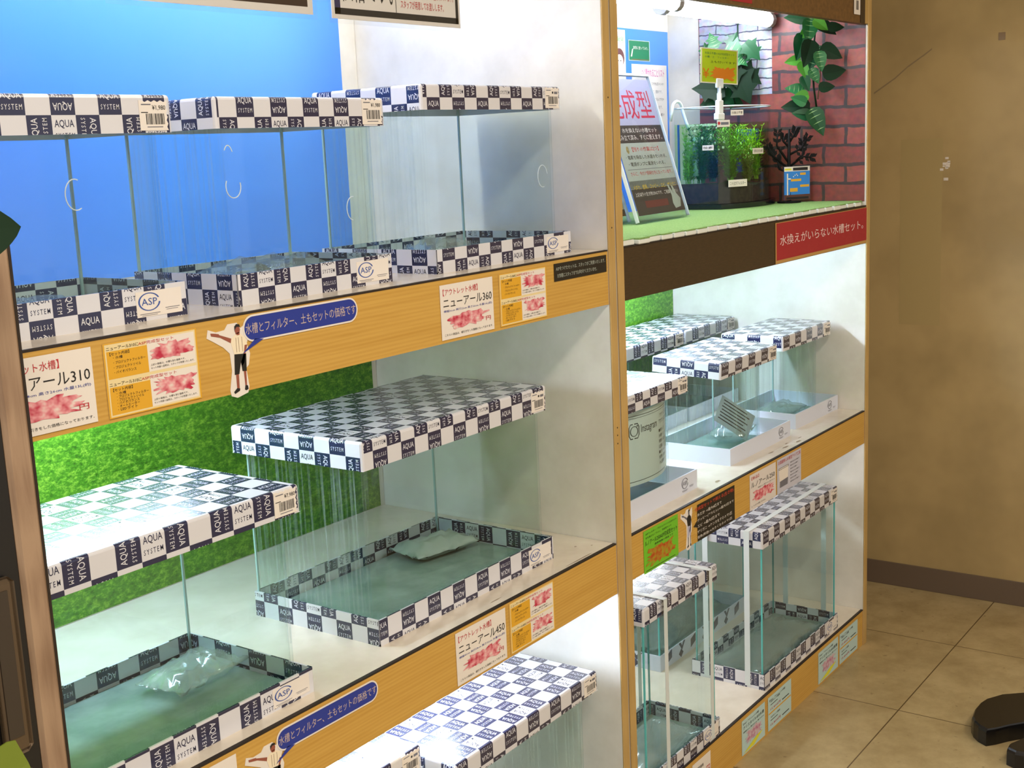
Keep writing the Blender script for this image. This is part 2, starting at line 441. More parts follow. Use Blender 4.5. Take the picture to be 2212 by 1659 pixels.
def tray_mesh(w, d, h, cell, ph=(0, 0), style='check', t=0.003, phs=None):
    mb = MB(); pu, pv = ph; pf = pv; ps = phs if phs is not None else pv
    F = [((0, 0, 0), (1, 0, 0), (0, -1, 0), w), ((w, 0, 0), (0, 1, 0), (1, 0, 0), d),
         ((w, d, 0), (-1, 0, 0), (0, 1, 0), w), ((0, d, 0), (0, -1, 0), (-1, 0, 0), d)]
    off = 0
    for fi, (O, U, Nn, ln) in enumerate(F):
        O = np.array(O, float); U = np.array(U, float); Nn = np.array(Nn, float); Z = np.array((0, 0, 1.0))
        g = 0.0012; pv = ps if fi in (1, 3) else pf
        if style == 'check':
            strip(mb, O + U * g, U, Z, g, ln - g, 0, h, cell, pu + off, pv)
            strip(mb, O + U * g + Z * h, U, -Nn, g, ln - g, h, h + t, cell, pu + off, pv)
            strip(mb, O + U * (ln - t) - Nn * t + Z * 0.002, -U, Z, t, ln - t, 0.002, h, cell, pu + off * .5, -h * 0 + pv + 0.6 * cell)
        else:
            mb.poly([O, O + U * ln, O + U * ln + Z * h, O + Z * h], TRAYW)
            mb.poly([O + Z * h, O + U * ln + Z * h, O + U * (ln - t) - Nn * t + Z * h, O + U * t - Nn * t + Z * h], TRAYW)
            mb.poly([O + U * (ln - t) - Nn * t + Z * .002, O + U * t - Nn * t + Z * .002, O + U * t - Nn * t + Z * h, O + U * (ln - t) - Nn * t + Z * h], TRAYW)
            if style == 'diamond':
                i = 0; x = 0.03
                while x < ln - 0.05:
                    s = 0.034
                    P = Pr()
                    if i % 2 == 0: P.poly([(x, h * .2), (x + s * .8, h * .45), (x + s * .8, h), (x, h * .75)], NAVY)
                    else: P.poly([(x, h), (x + s * .5, h * .45), (x + s, h), (x + s * .72, h), (x + s * .5, h * .75), (x + s * .28, h)], NAVY); P.poly([(x + s * .35, 0.001), (x + s * .7, .012), (x + s * .35, .023), (x, .012)], NAVY)
                    P.put(mb, O, U, Z); x += 0.062; i += 1
        off += ln
    mb.poly([(0, 0, 0), (0, d, 0), (w, d, 0), (w, 0, 0)], CARD)
    mb.poly([(t, t, .002), (w - t, t, .002), (w - t, d - t, .002), (t, d - t, .002)], CARD)
    return mb

def arc(cx, cy, r, a0, a1, n): return [(cx + r * math.cos(a0 + (a1 - a0) * i / n), cy + r * math.sin(a0 + (a1 - a0) * i / n)) for i in range(n + 1)]
def glass_profile(style, w, d):
    """outer outline, counter-clockwise from the back left corner"""
    if style == 'bent':
        r = 0.028
        return [(0, d)] + arc(r, r, r, PI, 1.5 * PI, 8) + arc(w - r, r, r, 1.5 * PI, 2 * PI, 8) + [(w, d)]
    if style == 'bow':
        s = 0.045; r = ((w / 2) ** 2 + s * s) / (2 * s); a = math.asin(w / 2 / r)
        return [(0, d)] + arc(w / 2, r, r, 1.5 * PI - a, 1.5 * PI + a, 18) + [(w, d)]
    return [(0, d), (0, 0), (w, 0), (w, d)]
def offset_in(P, t):
    n = len(P); R = []
    for i in range(n):
        p0, p, p1 = Vector(P[i - 1]), Vector(P[i]), Vector(P[(i + 1) % n])
        e0 = (p - p0).normalized(); e1 = (p1 - p).normalized()
        n0 = Vector((-e0.y, e0.x)); n1 = Vector((-e1.y, e1.x)); b = (n0 + n1); b = b / max(1e-6, b.dot(n0))
        R.append(tuple(p + b * t))
    return R

def paper_print(w, h, lines, seed=0): pass
def barcode(P, u0, v0, u1, v1, seed):
    rnd = random.Random(seed); u = u0
    while u < u1 - (u1 - u0) * .03:
        k = (u1 - u0) * rnd.choice((.018, .03, .045)); P.rect(u, v0, min(u + k, u1), v1, INK, 2); u += k + (u1 - u0) * rnd.choice((.02, .03, .045))
def sticker_price(parent, x, y, z, w, h, price, seed):
    rnd = random.Random(seed)
    out = []
    n = 9
    for i in range(n): out.append((i / n, 0.0))
    for i in range(n): out.append((1 - .05 * (i % 2), i / n))
    for i in range(n): out.append((1 - i / n, 1 - .06 * (i % 2)))
    for i in range(3): out.append((0, 1 - i / 3))
    mb = MB(); mb.prism([(p[0] * w, p[1] * h) for p in out], 0.0008, 0.0014, PAPER, axis='y')
    P = Pr().rect(.08, .84, .42, .88, GREYI)
    if price: P.text(price, .46, .66, .93, .84, INK)
    else: P.rect(.5, .7, .6, .8, INK).rect(.66, .68, .9, .8, GREYI)
    barcode(P, .22, .2, .9, .56, seed); P.rect(.24, .10, .8, .13, GREYI).rect(.06, .58, .3, .61, INK)
    P.put(mb, (0, 0.0008, 0), (w, 0, 0), (0, 0, h))
    return mb.build('price_sticker', parent, loc=(x, y - 0.0016, z))
def sticker_quality(parent, x, y, z, w, h, grey=False, paper=True):
    mb = MB()
    c = GREYI if grey else mat('ink_logo_blue', (52, 84, 160), .5)
    if paper: mb.box(0, w, .0008, .0013, 0, h, PAPER)
    P = Pr().ring(.28, .58, .24, .36, .035, c, a0=.4, a1=2 * PI - .1).text('ASP', .11, .45, .45, .72, c)
    P.rect(.06, .10, .5, .125, GREYI).rect(.10, .04, .44, .06, GREYI).rect(.62, .24, .94, .265, GREYI).rect(.64, .17, .90, .19, GREYI)
    P.put(mb, (0, .0008, 0), (w, 0, 0), (0, 0, h))
    return mb.build('quality_sticker', parent, loc=(x, y - 0.0014, z))

def tank(label, style, tray, zb, th, lid, cell, tstyle='check', ph=(0, 0), phl=None, price='', sticker=True, gmat=None,
         straps=(), film='l', lph=None, tph=None, group='boxed glass fish tanks', lid_tilt=0.0, rotz=0.0, base=None, inset=None, qsticker=True):
    x0, y0, w, d = tray
    lx, ly, lw, ld, lz, lh = lid
    r = thing('fish_tank', label, 'fish tank', (x0, y0, zb), (0, 0, rotz), group)
    t = tray_mesh(w, d, th, cell, ph, tstyle, phs=tph).build('tray', r)
    L = lid_mesh(lw, ld, lh, cell, phl or ph, phs=lph).build('lid', r, loc=(lx - x0, ly - y0, lz - zb))
    L.rotation_euler = (lid_tilt, 0, 0)
    # glass body
    i = 0.0045; m_ = 0.0042      # the glass stands inside the tray and reaches up inside the lid
    ga, gb = max(i, lx - x0 + m_), max(i, ly - y0 + m_)
    gw, gd = min(w - i, lx - x0 + lw - m_) - ga, min(d - i, ly - y0 + ld - m_) - gb
    out = glass_profile(style, gw, gd); inn = offset_in(out, 0.004); n = len(out)
    top = (lz - zb) + lh - 0.007; b0 = 0.003
    mb = MB()
    for k in range(n):
        j = (k + 1) % n
        ex_, ey_ = out[j][0] - out[k][0], out[j][1] - out[k][1]
        gm = gmat if (gmat and ((abs(ey_) > abs(ex_) and out[k][0] < gw / 2) or (film == 'lf' and out[k][1] < gd * .6 and out[j][1] < gd * .6))) else GLASS
        mb.poly([(*out[k], b0), (*out[j], b0), (*out[j], top), (*out[k], top)], gm)
        mb.poly([(*inn[j], b0), (*inn[k], b0), (*inn[k], top), (*inn[j], top)], GLASS)
        mb.poly([(*out[k], top), (*out[j], top), (*inn[j], top), (*inn[k], top)], GEDGE)
    mb.build('glass_wall', r, loc=(ga, gb, 0))
    mb = MB(); mb.prism(inn, b0, b0 + .005, base or BASEP); mb.build('floor_pane', r, loc=(ga, gb, 0))
    # visible glued glass edges
    if style == 'flat': E = [(0, 0, GEDGEB), (gw, 0, GEDGEB), (0, gd, GEDGE), (gw, gd, GEDGE)]
    else: E = [(0, gd, GEDGED), (gw, gd, GEDGED)]
    for (ex, ey, em) in E:
        mb = MB(); s = 0.0032
        ax, ay = (ex - s * .2 if ex == 0 else ex - s * .8), (ey - s * .2 if ey == 0 else ey - s * .8)
        mb.box(ax, ax + s, ay, ay + s, b0, top, em); mb.build('glass_edge', r, loc=(ga, gb, 0))
    if sticker:
        sw, sh = 0.040, min(0.034, lh * .9)
        sticker_price(L, lw - sw - .006, 0, lh * .06, sw, sh, price, int(x0 * 1000) + 5)
    if qsticker:
        if tstyle == 'check': sticker_quality(t, w - .075, 0, th * .12, .066, th * .74)
        elif tstyle == 'white': sticker_quality(t, w - .070, 0, th * .12, .056, th * .78, True, False)
    for (kind, p) in straps:
        mb = MB(); s = 0.0135; e = 0.0012
        H = lz - zb + lh; ox, oy = lx - x0, ly - y0
        if kind == 'x':   # loop running left - over the top - right at depth p
            mb.box(min(-e, ox - e), min(-e, ox - e) + .0008, p, p + s, 0.004, H, STRAP); mb.box(min(-e, ox - e), ox + lw + e, p, p + s, H + .0004, H + .0012, STRAP)
            mb.box(ox + lw + .0002, ox + lw + e, p, p + s, 0.004, H, STRAP)
        else:
            yf = min(-e, oy - e)
            mb.box(p, p + s, yf, yf + .0008, 0.004, H, STRAP); mb.box(p, p + s, yf, oy + ld + e, H + .0004, H + .0012, STRAP)
            mb.box(p, p + s, oy + ld + .0002, oy + ld + e, 0.004, H, STRAP)
        mb.build('strap', r)
    return r
def bag(label, x, y, z, w, d, h, rot, seed, m=None, wings=True):
    rnd = random.Random(seed); n = 12; k = 9; vs = []; fs = []
    for s in (1, 0):
        for j in range(k + 1):
            for i in range(n + 1):
                u, v = i / n - .5, j / k - .5
                ed = min(1, 5 * min(.5 - abs(u), .5 - abs(v)))
                zz = h * (.5 + s * ed * .5) + (rnd.random() - .5) * h * .36 * (1 if s else .1)
                if not s: zz = max(0.0, h * .5 * (1 - ed))
                vs.append((u * w + (rnd.random() - .5) * w * .05, v * d + (rnd.random() - .5) * d * .05, max(0, zz)))
    q = (n + 1) * (k + 1)
    for s in (0, 1):
        for j in range(k):
            for i in range(n):
                a = s * q + j * (n + 1) + i; f = (a, a + 1, a + n + 2, a + n + 1)
                fs.append(f if s == 0 else f[::-1])
    rim = [i for i in range(n + 1)] + [j * (n + 1) + n for j in range(1, k + 1)] + [k * (n + 1) + i for i in range(n - 1, -1, -1)] + [j * (n + 1) for j in range(k - 1, 0, -1)]
    for a, b in zip(rim, rim[1:] + rim[:1]): fs.append((a, q + a, q + b, b))
    mb = MB(); mb.mesh(vs, fs, m or BAG)
    o = mb.build('plastic_bag', smooth=True, loc=(x, y, z)); o.rotation_euler = (0, 0, rot)
    tag(o, label, 'plastic bag')
    return o

# ================================================================== the setting
Z1, Z2, Z3 = 1.173, 0.644, 0.100
WP, BR = 0.0511, 1.2492
DEP = 0.553
FLOOR = mat('floor_tile', (176, 156, 112), 0.4, 0.4)
def _floor():
    nt, N, L, b = nodes(FLOOR)
    v = add_coords(nt, (1, 1, 1), (-0.912, 0.212, 0))
    br = N.new('ShaderNodeTexBrick'); br.offset = 0.0; br.inputs['Scale'].default_value = 1.0
    br.inputs['Brick Width'].default_value = 0.45; br.inputs['Row Height'].default_value = 0.45
    br.inputs['Mortar Size'].default_value = 0.0016; br.inputs['Mortar Smooth'].default_value = 0.2
    br.inputs['Mortar'].default_value = (*lin((92, 72, 44)), 1)
    L.new(v, br.inputs['Vector'])
    n = N.new('ShaderNodeTexNoise'); n.inputs['Scale'].default_value = 7; n.inputs['Detail'].default_value = 8; n.inputs['Roughness'].default_value = .7
    L.new(v, n.inputs['Vector'])
    r = N.new('ShaderNodeValToRGB')
    r.color_ramp.elements[0].position = .34; r.color_ramp.elements[0].color = (*lin((152, 132, 92)), 1)
    r.color_ramp.elements[1].position = .66; r.color_ramp.elements[1].color = (*lin((184, 164, 122)), 1)
    L.new(n.outputs['Fac'], r.inputs['Fac'])
    n2 = N.new('ShaderNodeTexNoise'); n2.inputs['Scale'].default_value = 42; n2.inputs['Detail'].default_value = 2
    L.new(v, n2.inputs['Vector'])
    r2 = N.new('ShaderNodeValToRGB'); r2.color_ramp.elements[0].position = .22; r2.color_ramp.elements[0].color = (.35, .3, .22, 1)
    r2.color_ramp.elements[1].position = .32; r2.color_ramp.elements[1].color = (1, 1, 1, 1)
    L.new(n2.outputs['Fac'], r2.inputs['Fac'])
    mu = N.new('ShaderNodeMix'); mu.data_type = 'RGBA'; mu.blend_type = 'MULTIPLY'; mu.inputs[0].default_value = 0.8
    L.new(r.outputs['Color'], mu.inputs[6]); L.new(r2.outputs['Color'], mu.inputs[7])
    L.new(mu.outputs[2], br.inputs['Color1']); L.new(mu.outputs[2], br.inputs['Color2'])
    L.new(br.outputs['Color'], b.inputs['Base Color'])
_floor()
WALLM = mat('wall_paint_beige', (176, 150, 108), 0.5, 0.35)
noise_tint(WALLM, 2.6, (166, 144, 100), (188, 164, 116), .38, .62)
BASEB = mat('baseboard_vinyl', (104, 88, 74), 0.5)
CEILM = mat('ceiling_white', (214, 206, 190), .7)
mb = MB(); mb.box(-3.2, 1.738, -3.2, 0.60, -0.05, 0.0, FLOOR); struct(mb.build('floor'))
mb = MB(); mb.box(1.738, 1.80, -3.2, 0.66, -0.05, 2.7, WALLM); struct(mb.build('wall_right'))
mb = MB(); mb.box(-3.2, 1.738, 0.60, 0.66, -0.05, 2.7, WALLM); struct(mb.build('wall_back'))
mb = MB(); mb.box(1.733, 1.738, -3.2, 0.60, 0.0, 0.072, BASEB, .001); struct(mb.build('baseboard_right'))
mb = MB(); mb.box(-3.2, 1.738, -3.2, 0.60, 2.7, 2.75, CEILM); struct(mb.build('ceiling'))
LAMPGLOW = mat('lamp_diffuser', (255, 244, 224), .5, emit=(255, 232, 196), estr=3.0)
for (cx, cy) in ((-1.7, -1.5), (0.3, -1.9)):
    mb = MB(); mb.box(cx - .62, cx + .62, cy - .17, cy + .17, 2.66, 2.70, mat('lamp_housing', (230, 230, 225), .5), .004)
    o = mb.build('ceiling_light'); tag(o, 'long white ceiling light box %s' % ('over the camera side on the left' if cx < 0 else 'over the middle of the aisle'), 'ceiling light')
    mb = MB(); mb.box(cx - .6, cx + .6, cy - .15, cy + .15, 2.655, 2.66, LAMPGLOW); mb.build('diffuser', o)
# scuffs on the wall: peeled tape, dark scratch
mb = MB(); rnd = random.Random(3)
for k in range(9):
    cy, cz = -0.045 + rnd.uniform(-.012, .012), 1.243 + rnd.uniform(-.03, .03); q = rnd.uniform(.003, .007)
    mb.prism([(1.7374, cy - q), (1.738, cy - q), (1.738, cy + q), (1.7374, cy + q * .5)], cz - q * .6, cz + q * .6, PAPER)
o = mb.build('tape_residue'); tag(o, 'whitish scraps of peeled tape stuck on the beige wall', 'tape')
mb = MB(); mb.box(1.7375, 1.738, -.20, -.182, 1.580, 1.600, mat('old_tape', (140, 118, 88), .3)); o = mb.build('tape_square'); tag(o, 'small square of brown tape high on the beige wall', 'tape')

mb = MB(); pts = [(.158, 1.462), (.10, 1.498), (.06, 1.53), (.02, 1.555), (-.005, 1.572)]
for a, b_ in zip(pts, pts[1:]): mb.poly([(1.7378, a[0], a[1] - .003), (1.7378, a[0], a[1] + .002), (1.7378, b_[0], b_[1] + .002), (1.7378, b_[0], b_[1] - .002)], mat('wall_scuff', (146, 126, 94), .6))
o = mb.build('wall_scuff', bpy.data.objects['wall_right'])
mb = MB(); mb.box(1.7377, 1.738, -.040, .078, .80, 1.328, mat('wall_touched_up', (178, 157, 108), .5)); mb.build('paint_patch', bpy.data.objects['wall_right'])
# ================================================================== shelf units
TUBE = mat('tube_glow', (255, 255, 255), .5, emit=(226, 240, 255), estr=62.0)
TUBEW = mat('tube_glow_neutral', (255, 255, 255), .5, emit=(250, 252, 248), estr=44.0)
TUBED = mat('tube_glow_display', (255, 255, 255), .5, emit=(236, 242, 255), estr=40.0)
TUBEB = mat('tube_glow_strong', (255, 255, 255), .5, emit=(206, 228, 255), estr=95.0)
CAPM = mat('tube_cap_grey', (150, 152, 156), .4)
DARKWOOD = mat('dark_brown_laminate', (58, 42, 26), 0.4)
noise_tint(DARKWOOD, 60, (50, 36, 20), (66, 48, 30), sc=(1, 1, 6))
HEADM = mat('header_brown', (112, 80, 42), 0.5)
noise_tint(HEADM, 90, (96, 68, 34), (120, 86, 46))
def lamp(parent, x0, x1, y, z, m, r=.0155):
    mb = MB(); mb.tube([(x0 + .02, y, z), (x1 - .02, y, z)], r, m, 12); t = mb.build('lamp_tube', parent, smooth=True)
    for a in (x0, x1 - .02):
        mb = MB(); mb.tube([(a, y, z), (a + .02, y, z)], r * 1.12, CAPM, 12); mb.build('end_cap', t)
    mb = MB(); mb.box(x0, x1, y - .012, y + .012, z + r, z + r + .012, mat('lamp_rail', (220, 220, 222), .4)); mb.build('lamp_rail', t)
    return t
def board(parent, x0, x1, z, th=.022):
    mb = MB(); mb.box(x0, x1, 0.006, DEP, z - th, z, BOARD); return mb.build('shelf_board', parent)
def fascia(parent, x0, x1, z0, z1, m):
    mb = MB(); mb.box(x0, x1, 0.0, 0.016, z0, z1 - .0025, m); o = mb.build('fascia', parent)
    b = MB(); b.box(x0, x1, -0.0004, 0.006, z1 - .0025, z1, EDGE); b.build('edge_line', o)
    return o
TOPZ = 2.05
u1 = thing('shelf_unit', 'left bay of yellow wood shop shelving with white panels, holding the checkered tanks', 'shelf', (0, 0, 0), group=None)
mb = MB(); mb.box(-1.2, 0.0, DEP, DEP + .018, 0, TOPZ, WHITE); mb.build('back_panel', u1)
def side(parent, x0, x1, wx, white_left):
    mb = MB(); mb.box(x0, x1, 0.0, DEP + .018, 0, TOPZ, WHITE); o = mb.build('side_panel', parent)
    b = MB(); b.box(x0, x1, -.003, 0.0, 0, TOPZ, POST, .0008); b.build('wood_edge', o)
    return o
side(u1, 0.001, 0.0225, 0, True); side(u1, -1.222, -1.2005, 0, False)
for z, zf in ((Z1, Z1 - .0947), (Z2, Z2 - .0951)):
    board(u1, -1.2, 0, z); fascia(u1, -1.2, 0, zf, z, WOOD)
board(u1, -1.2, 0, Z3); fascia(u1, -1.2, 0, 0.0, Z3, WOOD)
mb = MB(); mb.box(-1.2, 0, 0.0, .018, 1.615, 1.80, HEADM); mb.build('header', u1)
mb = MB(); mb.box(-1.2, 0, 0.018, DEP, 1.79, 1.81, WHITE); mb.build('top_panel', u1)
lamp(u1, -1.17, -.05, .28, 1.73, TUBEW)
lamp(u1, -1.19, -.60, .40, 1.123, TUBEB, .015)
lamp(u1, -1.10, -.20, .24, .592, TUBEB, .018)

u2 = thing('shelf_unit', 'right bay of yellow wood shop shelving with the lit green-turf aquarium display on top', 'shelf', (0, 0, 0))
mb = MB(); mb.box(WP, BR, DEP, DEP + .018, 0, TOPZ, WHITE); mb.build('back_panel', u2)
side(u2, 0.0285, WP - .0005, 0, True); side(u2, BR + .0005, BR + .0215, 0, True)
board(u2, WP, BR, Z1); fascia(u2, WP, BR, Z1 - .0955, Z1, DARKWOOD)
board(u2, WP, BR, Z2); fascia(u2, WP, BR, Z2 - .0866, Z2, WOOD)
board(u2, WP, BR, Z3); fascia(u2, WP, BR, 0.0, Z3, WOOD)
mb = MB(); mb.box(WP, BR, 0.0, .018, 1.613, 1.80, HEADM); hd = mb.build('header', u2)
mb = MB(); mb.box(BR - .02, BR, -.002, 0.0, 1.614, 1.80, POST); mb.build('end_strip', hd)
mb = MB(); mb.box(BR - .05, BR - .02, -.0015, 0.0, 1.614, 1.80, DARKWOOD); mb.build('dark_strip', hd)
mb = MB(); mb.box(WP, BR, 0.018, DEP, 1.70, 1.715, WHITE); mb.build('top_panel', u2)
lamp(u2, .66, 1.235, .25, 1.645, TUBED, .017); lamp(u2, .07, .645, .20, 1.645, TUBED, .017)
lamp(u2, .12, 1.05, .38, 1.120, TUBEB, .017)
lamp(u2, .30, .95, .44, .596, TUBE, .014)
sign('header_tag', 'red strip label on the brown header above the tube lamp', 'sign', .22, 1.620, .59, 1.70, None, SIGNRED, y=-.0001)
P = Pr(); barcode(P, .3, .25, .7, .75, 4)
sign('header_sticker', 'tiny white barcode sticker at the right end of the brown header', 'sticker', 1.155, 1.632, 1.195, 1.675, P, PAPER, y=-.0016)

for k, zz in enumerate((.856, .842, .827, 1.21, 1.43)):
    mb = MB(); mb.tube([(-.0005 if k < 3 else .0125, -.0032, zz), (-.0005 if k < 3 else .0125, -.0030, zz)], .0016, EDGE, 8)
    for v in range(len(mb.v)): mb.v[v] = (mb.v[v][0] + (.012 if k < 3 else 0), mb.v[v][1], mb.v[v][2])
    mb.build('screw_hole', u1)
def scuffs(parent, z, spots, seed):
    rnd = random.Random(seed); mb = MB()
    for (sx, sy, rx, ry) in spots:
        P = [(sx + rx * math.cos(a) * rnd.uniform(.5, 1), sy + ry * math.sin(a) * rnd.uniform(.5, 1)) for a in np.linspace(0, 2 * PI, 11)[:-1]]
        mb.poly([(p[0], p[1], z + .0002) for p in P], mat('scuff_brown', (150, 132, 108), .5))
    mb.build('scuff_mark', parent)
scuffs(bpy.data.objects['shelf_board.004'], Z2, ((.80, .022, .022, .004), (.865, .018, .018, .005), (.90, .030, .014, .003), (.735, .030, .018, .003), (.46, .026, .016, .006), (.83, .034, .010, .003)), 4)
scuffs(bpy.data.objects['shelf_board.001'], Z2, ((-.105, .010, .05, .0016), (-.05, .055, .003, .0025), (-.03, .033, .003, .0025), (-.34, .020, .02, .0015)), 5)
# backdrop sheets on the panels
BLUES = mat('sheet_blue_gloss', (70, 132, 232), 0.22, 0.5)
noise_tint(BLUES, 2.2, (62, 124, 226), (84, 148, 240), .3, .7, (1, 1, .6), 1)
GRASS = mat('sheet_grass_print', (60, 140, 40), 0.35, 0.4)
def _grass():
    r = noise_tint(GRASS, 95, (28, 70, 12), (140, 182, 60), .30, .74, (1, 1, 1.6), 6, .75)
    e = r.color_ramp.elements.new(.5); e.color = (*lin((64, 120, 24)), 1)
_grass()
def sheet(label, x0, x1, z0, z1, m, y=DEP - .0006):
    mb = MB(); mb.box(x0, x1, y - .0006, y, z0, z1, m); o = mb.build('backdrop_sheet'); return tag(o, label, 'poster')
sheet('glossy sky-blue backing sheet behind the three top-shelf tanks', -1.198, -.045, Z1 + .002, 1.788, BLUES)
sheet('printed lawn-green backing sheet behind the two large middle-shelf tanks', -1.198, -.014, Z2 + .002, Z1 - .024, GRASS)
sheet('printed lawn-green backing sheet behind the white-tray tanks, right bay', WP + .002, BR - .004, Z2 + .002, Z1 - .024, GRASS)
sheet('sky-blue backing sheet behind the advice papers, aquarium display', WP + .002, BR - .004, Z1 + .002, 1.642, BLUES)
# faux brick sheets on the right side panel
BRICK = mat('red_brick_print', (170, 90, 76), 0.5)
def brick_nodes(m, c1, c2, mo, bw, rh, ms, sc=24, nz=.012):
    nt, N, L, b = nodes(m)
    tc = N.new('ShaderNodeTexCoord'); sp = N.new('ShaderNodeSeparateXYZ'); cb = N.new('ShaderNodeCombineXYZ')
    L.new(tc.outputs['Object'], sp.inputs[0]); L.new(sp.outputs['Y'], cb.inputs[0]); L.new(sp.outputs['Z'], cb.inputs[1])
    n = N.new('ShaderNodeTexNoise'); n.inputs['Scale'].default_value = sc; n.inputs['Detail'].default_value = 4
    L.new(cb.outputs[0], n.inputs['Vector'])
    ma = N.new('ShaderNodeVectorMath'); ma.operation = 'MULTIPLY_ADD'; ma.inputs[1].default_value = (nz, nz, 0)
    L.new(n.outputs['Color'], ma.inputs[0]); L.new(cb.outputs[0], ma.inputs[2])
    br = N.new('ShaderNodeTexBrick'); br.inputs['Scale'].default_value = 1.0
    br.inputs['Brick Width'].default_value = bw; br.inputs['Row Height'].default_value = rh
    br.inputs['Mortar Size'].default_value = ms; br.inputs['Mortar Smooth'].default_value = .3
    br.inputs['Color1'].default_value = (*lin(c1), 1); br.inputs['Color2'].default_value = (*lin(c2), 1); br.inputs['Mortar'].default_value = (*lin(mo), 1)
    L.new(ma.outputs[0], br.inputs['Vector'])
    n2 = N.new('ShaderNodeTexNoise'); n2.inputs['Scale'].default_value = 70; n2.inputs['Detail'].default_value = 5
    L.new(cb.outputs[0], n2.inputs['Vector'])
    mu = N.new('ShaderNodeMix'); mu.data_type = 'RGBA'; mu.blend_type = 'OVERLAY'; mu.inputs[0].default_value = .55
    L.new(br.outputs['Color'], mu.inputs[6]); L.new(n2.outputs['Color'], mu.inputs[7])
    hs = N.new('ShaderNodeHueSaturation'); hs.inputs['Saturation'].default_value = .95
    L.new(mu.outputs[2], hs.inputs['Color']); L.new(hs.outputs['Color'], b.inputs['Base Color'])
brick_nodes(BRICK, (146, 70, 56), (112, 44, 38), (62, 48, 48), .118, .0475, .0046)
GBRICK = mat('grey_stone_print', (190, 194, 208), 0.5)
brick_nodes(GBRICK, (190, 192, 200), (150, 154, 172), (66, 68, 90), .12, .024, .0018, 18, .02)
mb = MB(); mb.box(BR - .0008, BR - .0002, .004, .46, Z1 + .010, 1.698, BRICK); tag(mb.build('brick_wallpaper'), 'red brick print wallpaper on the right side panel', 'wallpaper')
mb = MB(); mb.box(BR - .0016, BR - .0009, .251, .458, 1.462, 1.698, GBRICK); tag(mb.build('stone_wallpaper'), 'pale grey stone print patch behind the ivy', 'wallpaper')

# ================================================================== tanks
tA = tank('checkered fish tank cut by the left picture edge, top shelf', 'bent', (-1.177, .062, .31, .20), Z1, .040, (-1.185, .058, .316, .21, 1.388, .043), .0305,
     ph=(.088, .011), phl=(.032, .0405), price='¥1,980', lph=.012, gmat=GLASSB)
tB = tank('checkered fish tank in the middle of the top shelf with a crinkled film bag inside', 'bent', (-.797, .05, .292, .20), Z1, .040, (-.815, .045, .307, .21, 1.391, .038), .0285,
     ph=(.0228, .0085), phl=(.0827, .0437), price='¥1,980', lph=.0152, tph=.037, gmat=GLASSB)
tC = tank('wide checkered fish tank at the right end of the top shelf', 'bent', (-.41, .045, .366, .235), Z1, .036, (-.42, .05, .366, .22, 1.413, .037), .0300,
     ph=(.1065, .042), phl=(.111, .0122), gmat=GLASSB, lph=.050, tph=.048)
tD = tank('checkered fish tank with blown-out white lid, left on the middle shelf', 'bent', (-1.185, .03, .446, .25), Z2, .035, (-1.19, .04, .46, .24, .892, .038), .0350,
     ph=(.0, .0385), phl=(.010, .0285), price='¥7,980')
tE = tank('large checkered fish tank with film-streaked left side, right on the middle shelf', 'bent', (-.578, .054, .457, .262), Z2, .040, (-.588, .056, .466, .272, .910, .043), .0310,
     ph=(.012, .053), phl=(.043, .005), gmat=GLASSF, lph=.042, tph=.005)
tF = tank('checkered fish tank at the right end of the left bay bottom shelf', 'bent', (-.47, .02, .40, .28), Z3, .035, (-.475, .011, .415, .29, .383, .037), .0330,
     ph=(.0, .03), phl=(.006, .058), gmat=GLASSB, film='lf')
tG = tank('glaring white-lidded fish tank left of its twin on the left bay bottom shelf', 'bent', (-.92, .07, .43, .26), Z3, .035, (-.93, .065, .44, .27, .412, .038), .0350,
     ph=(.0, .02), phl=(.02, .050))
# right bay, middle shelf: bow-front tanks in plain white trays
gB = 'bow-front tanks in white trays'
tH = tank('bow-front tank in a white tray nearest the right side panel', 'bow', (.975, .072, .268, .185), Z2, .038, (.925, .082, .295, .165, .845, .036), .0340, 'white', phl=(.0, .061), lph=.060, group=gB, rotz=-.01, gmat=GLASSB, film='lf')
tI = tank('bow-front tank in a white tray holding a printed leaflet and film bag', 'bow', (.585, .058, .325, .19), Z2, .038, (.562, .068, .295, .17, .840, .035), .0340, 'white', phl=(.0, .061), lph=.052, group=gB, lid_tilt=.05, gmat=GLASSB, film='lf')
tJ = tank('bow-front tank in a white tray lined with a printed notice, beside the double post', 'bow', (.095, .042, .302, .20), Z2, .040, (.082, .048, .296, .19, .851, .034), .0290, 'white', phl=(.01, .012), group=gB, base=mat('floor_black', (14, 14, 16), .55, .2), gmat=GLASS)
tK = tank('checker-lidded tank at the back against the double post, lawn print behind', 'bow', (.655, .352, .285, .19), Z2, .036, (.652, .357, .29, .18, .845, .034), .0330, 'white', phl=(.0, .029), group=gB, qsticker=False, gmat=GLASSB, film='lf')
tL = tank('checker-lidded tank at the back between the lawn print and the right panel', 'bow', (.95, .350, .285, .19), Z2, .036, (.95, .357, .285, .18, .845, .034), .0330, 'white', phl=(.0, .029), group=gB, qsticker=False, gmat=GLASSB, film='lf')
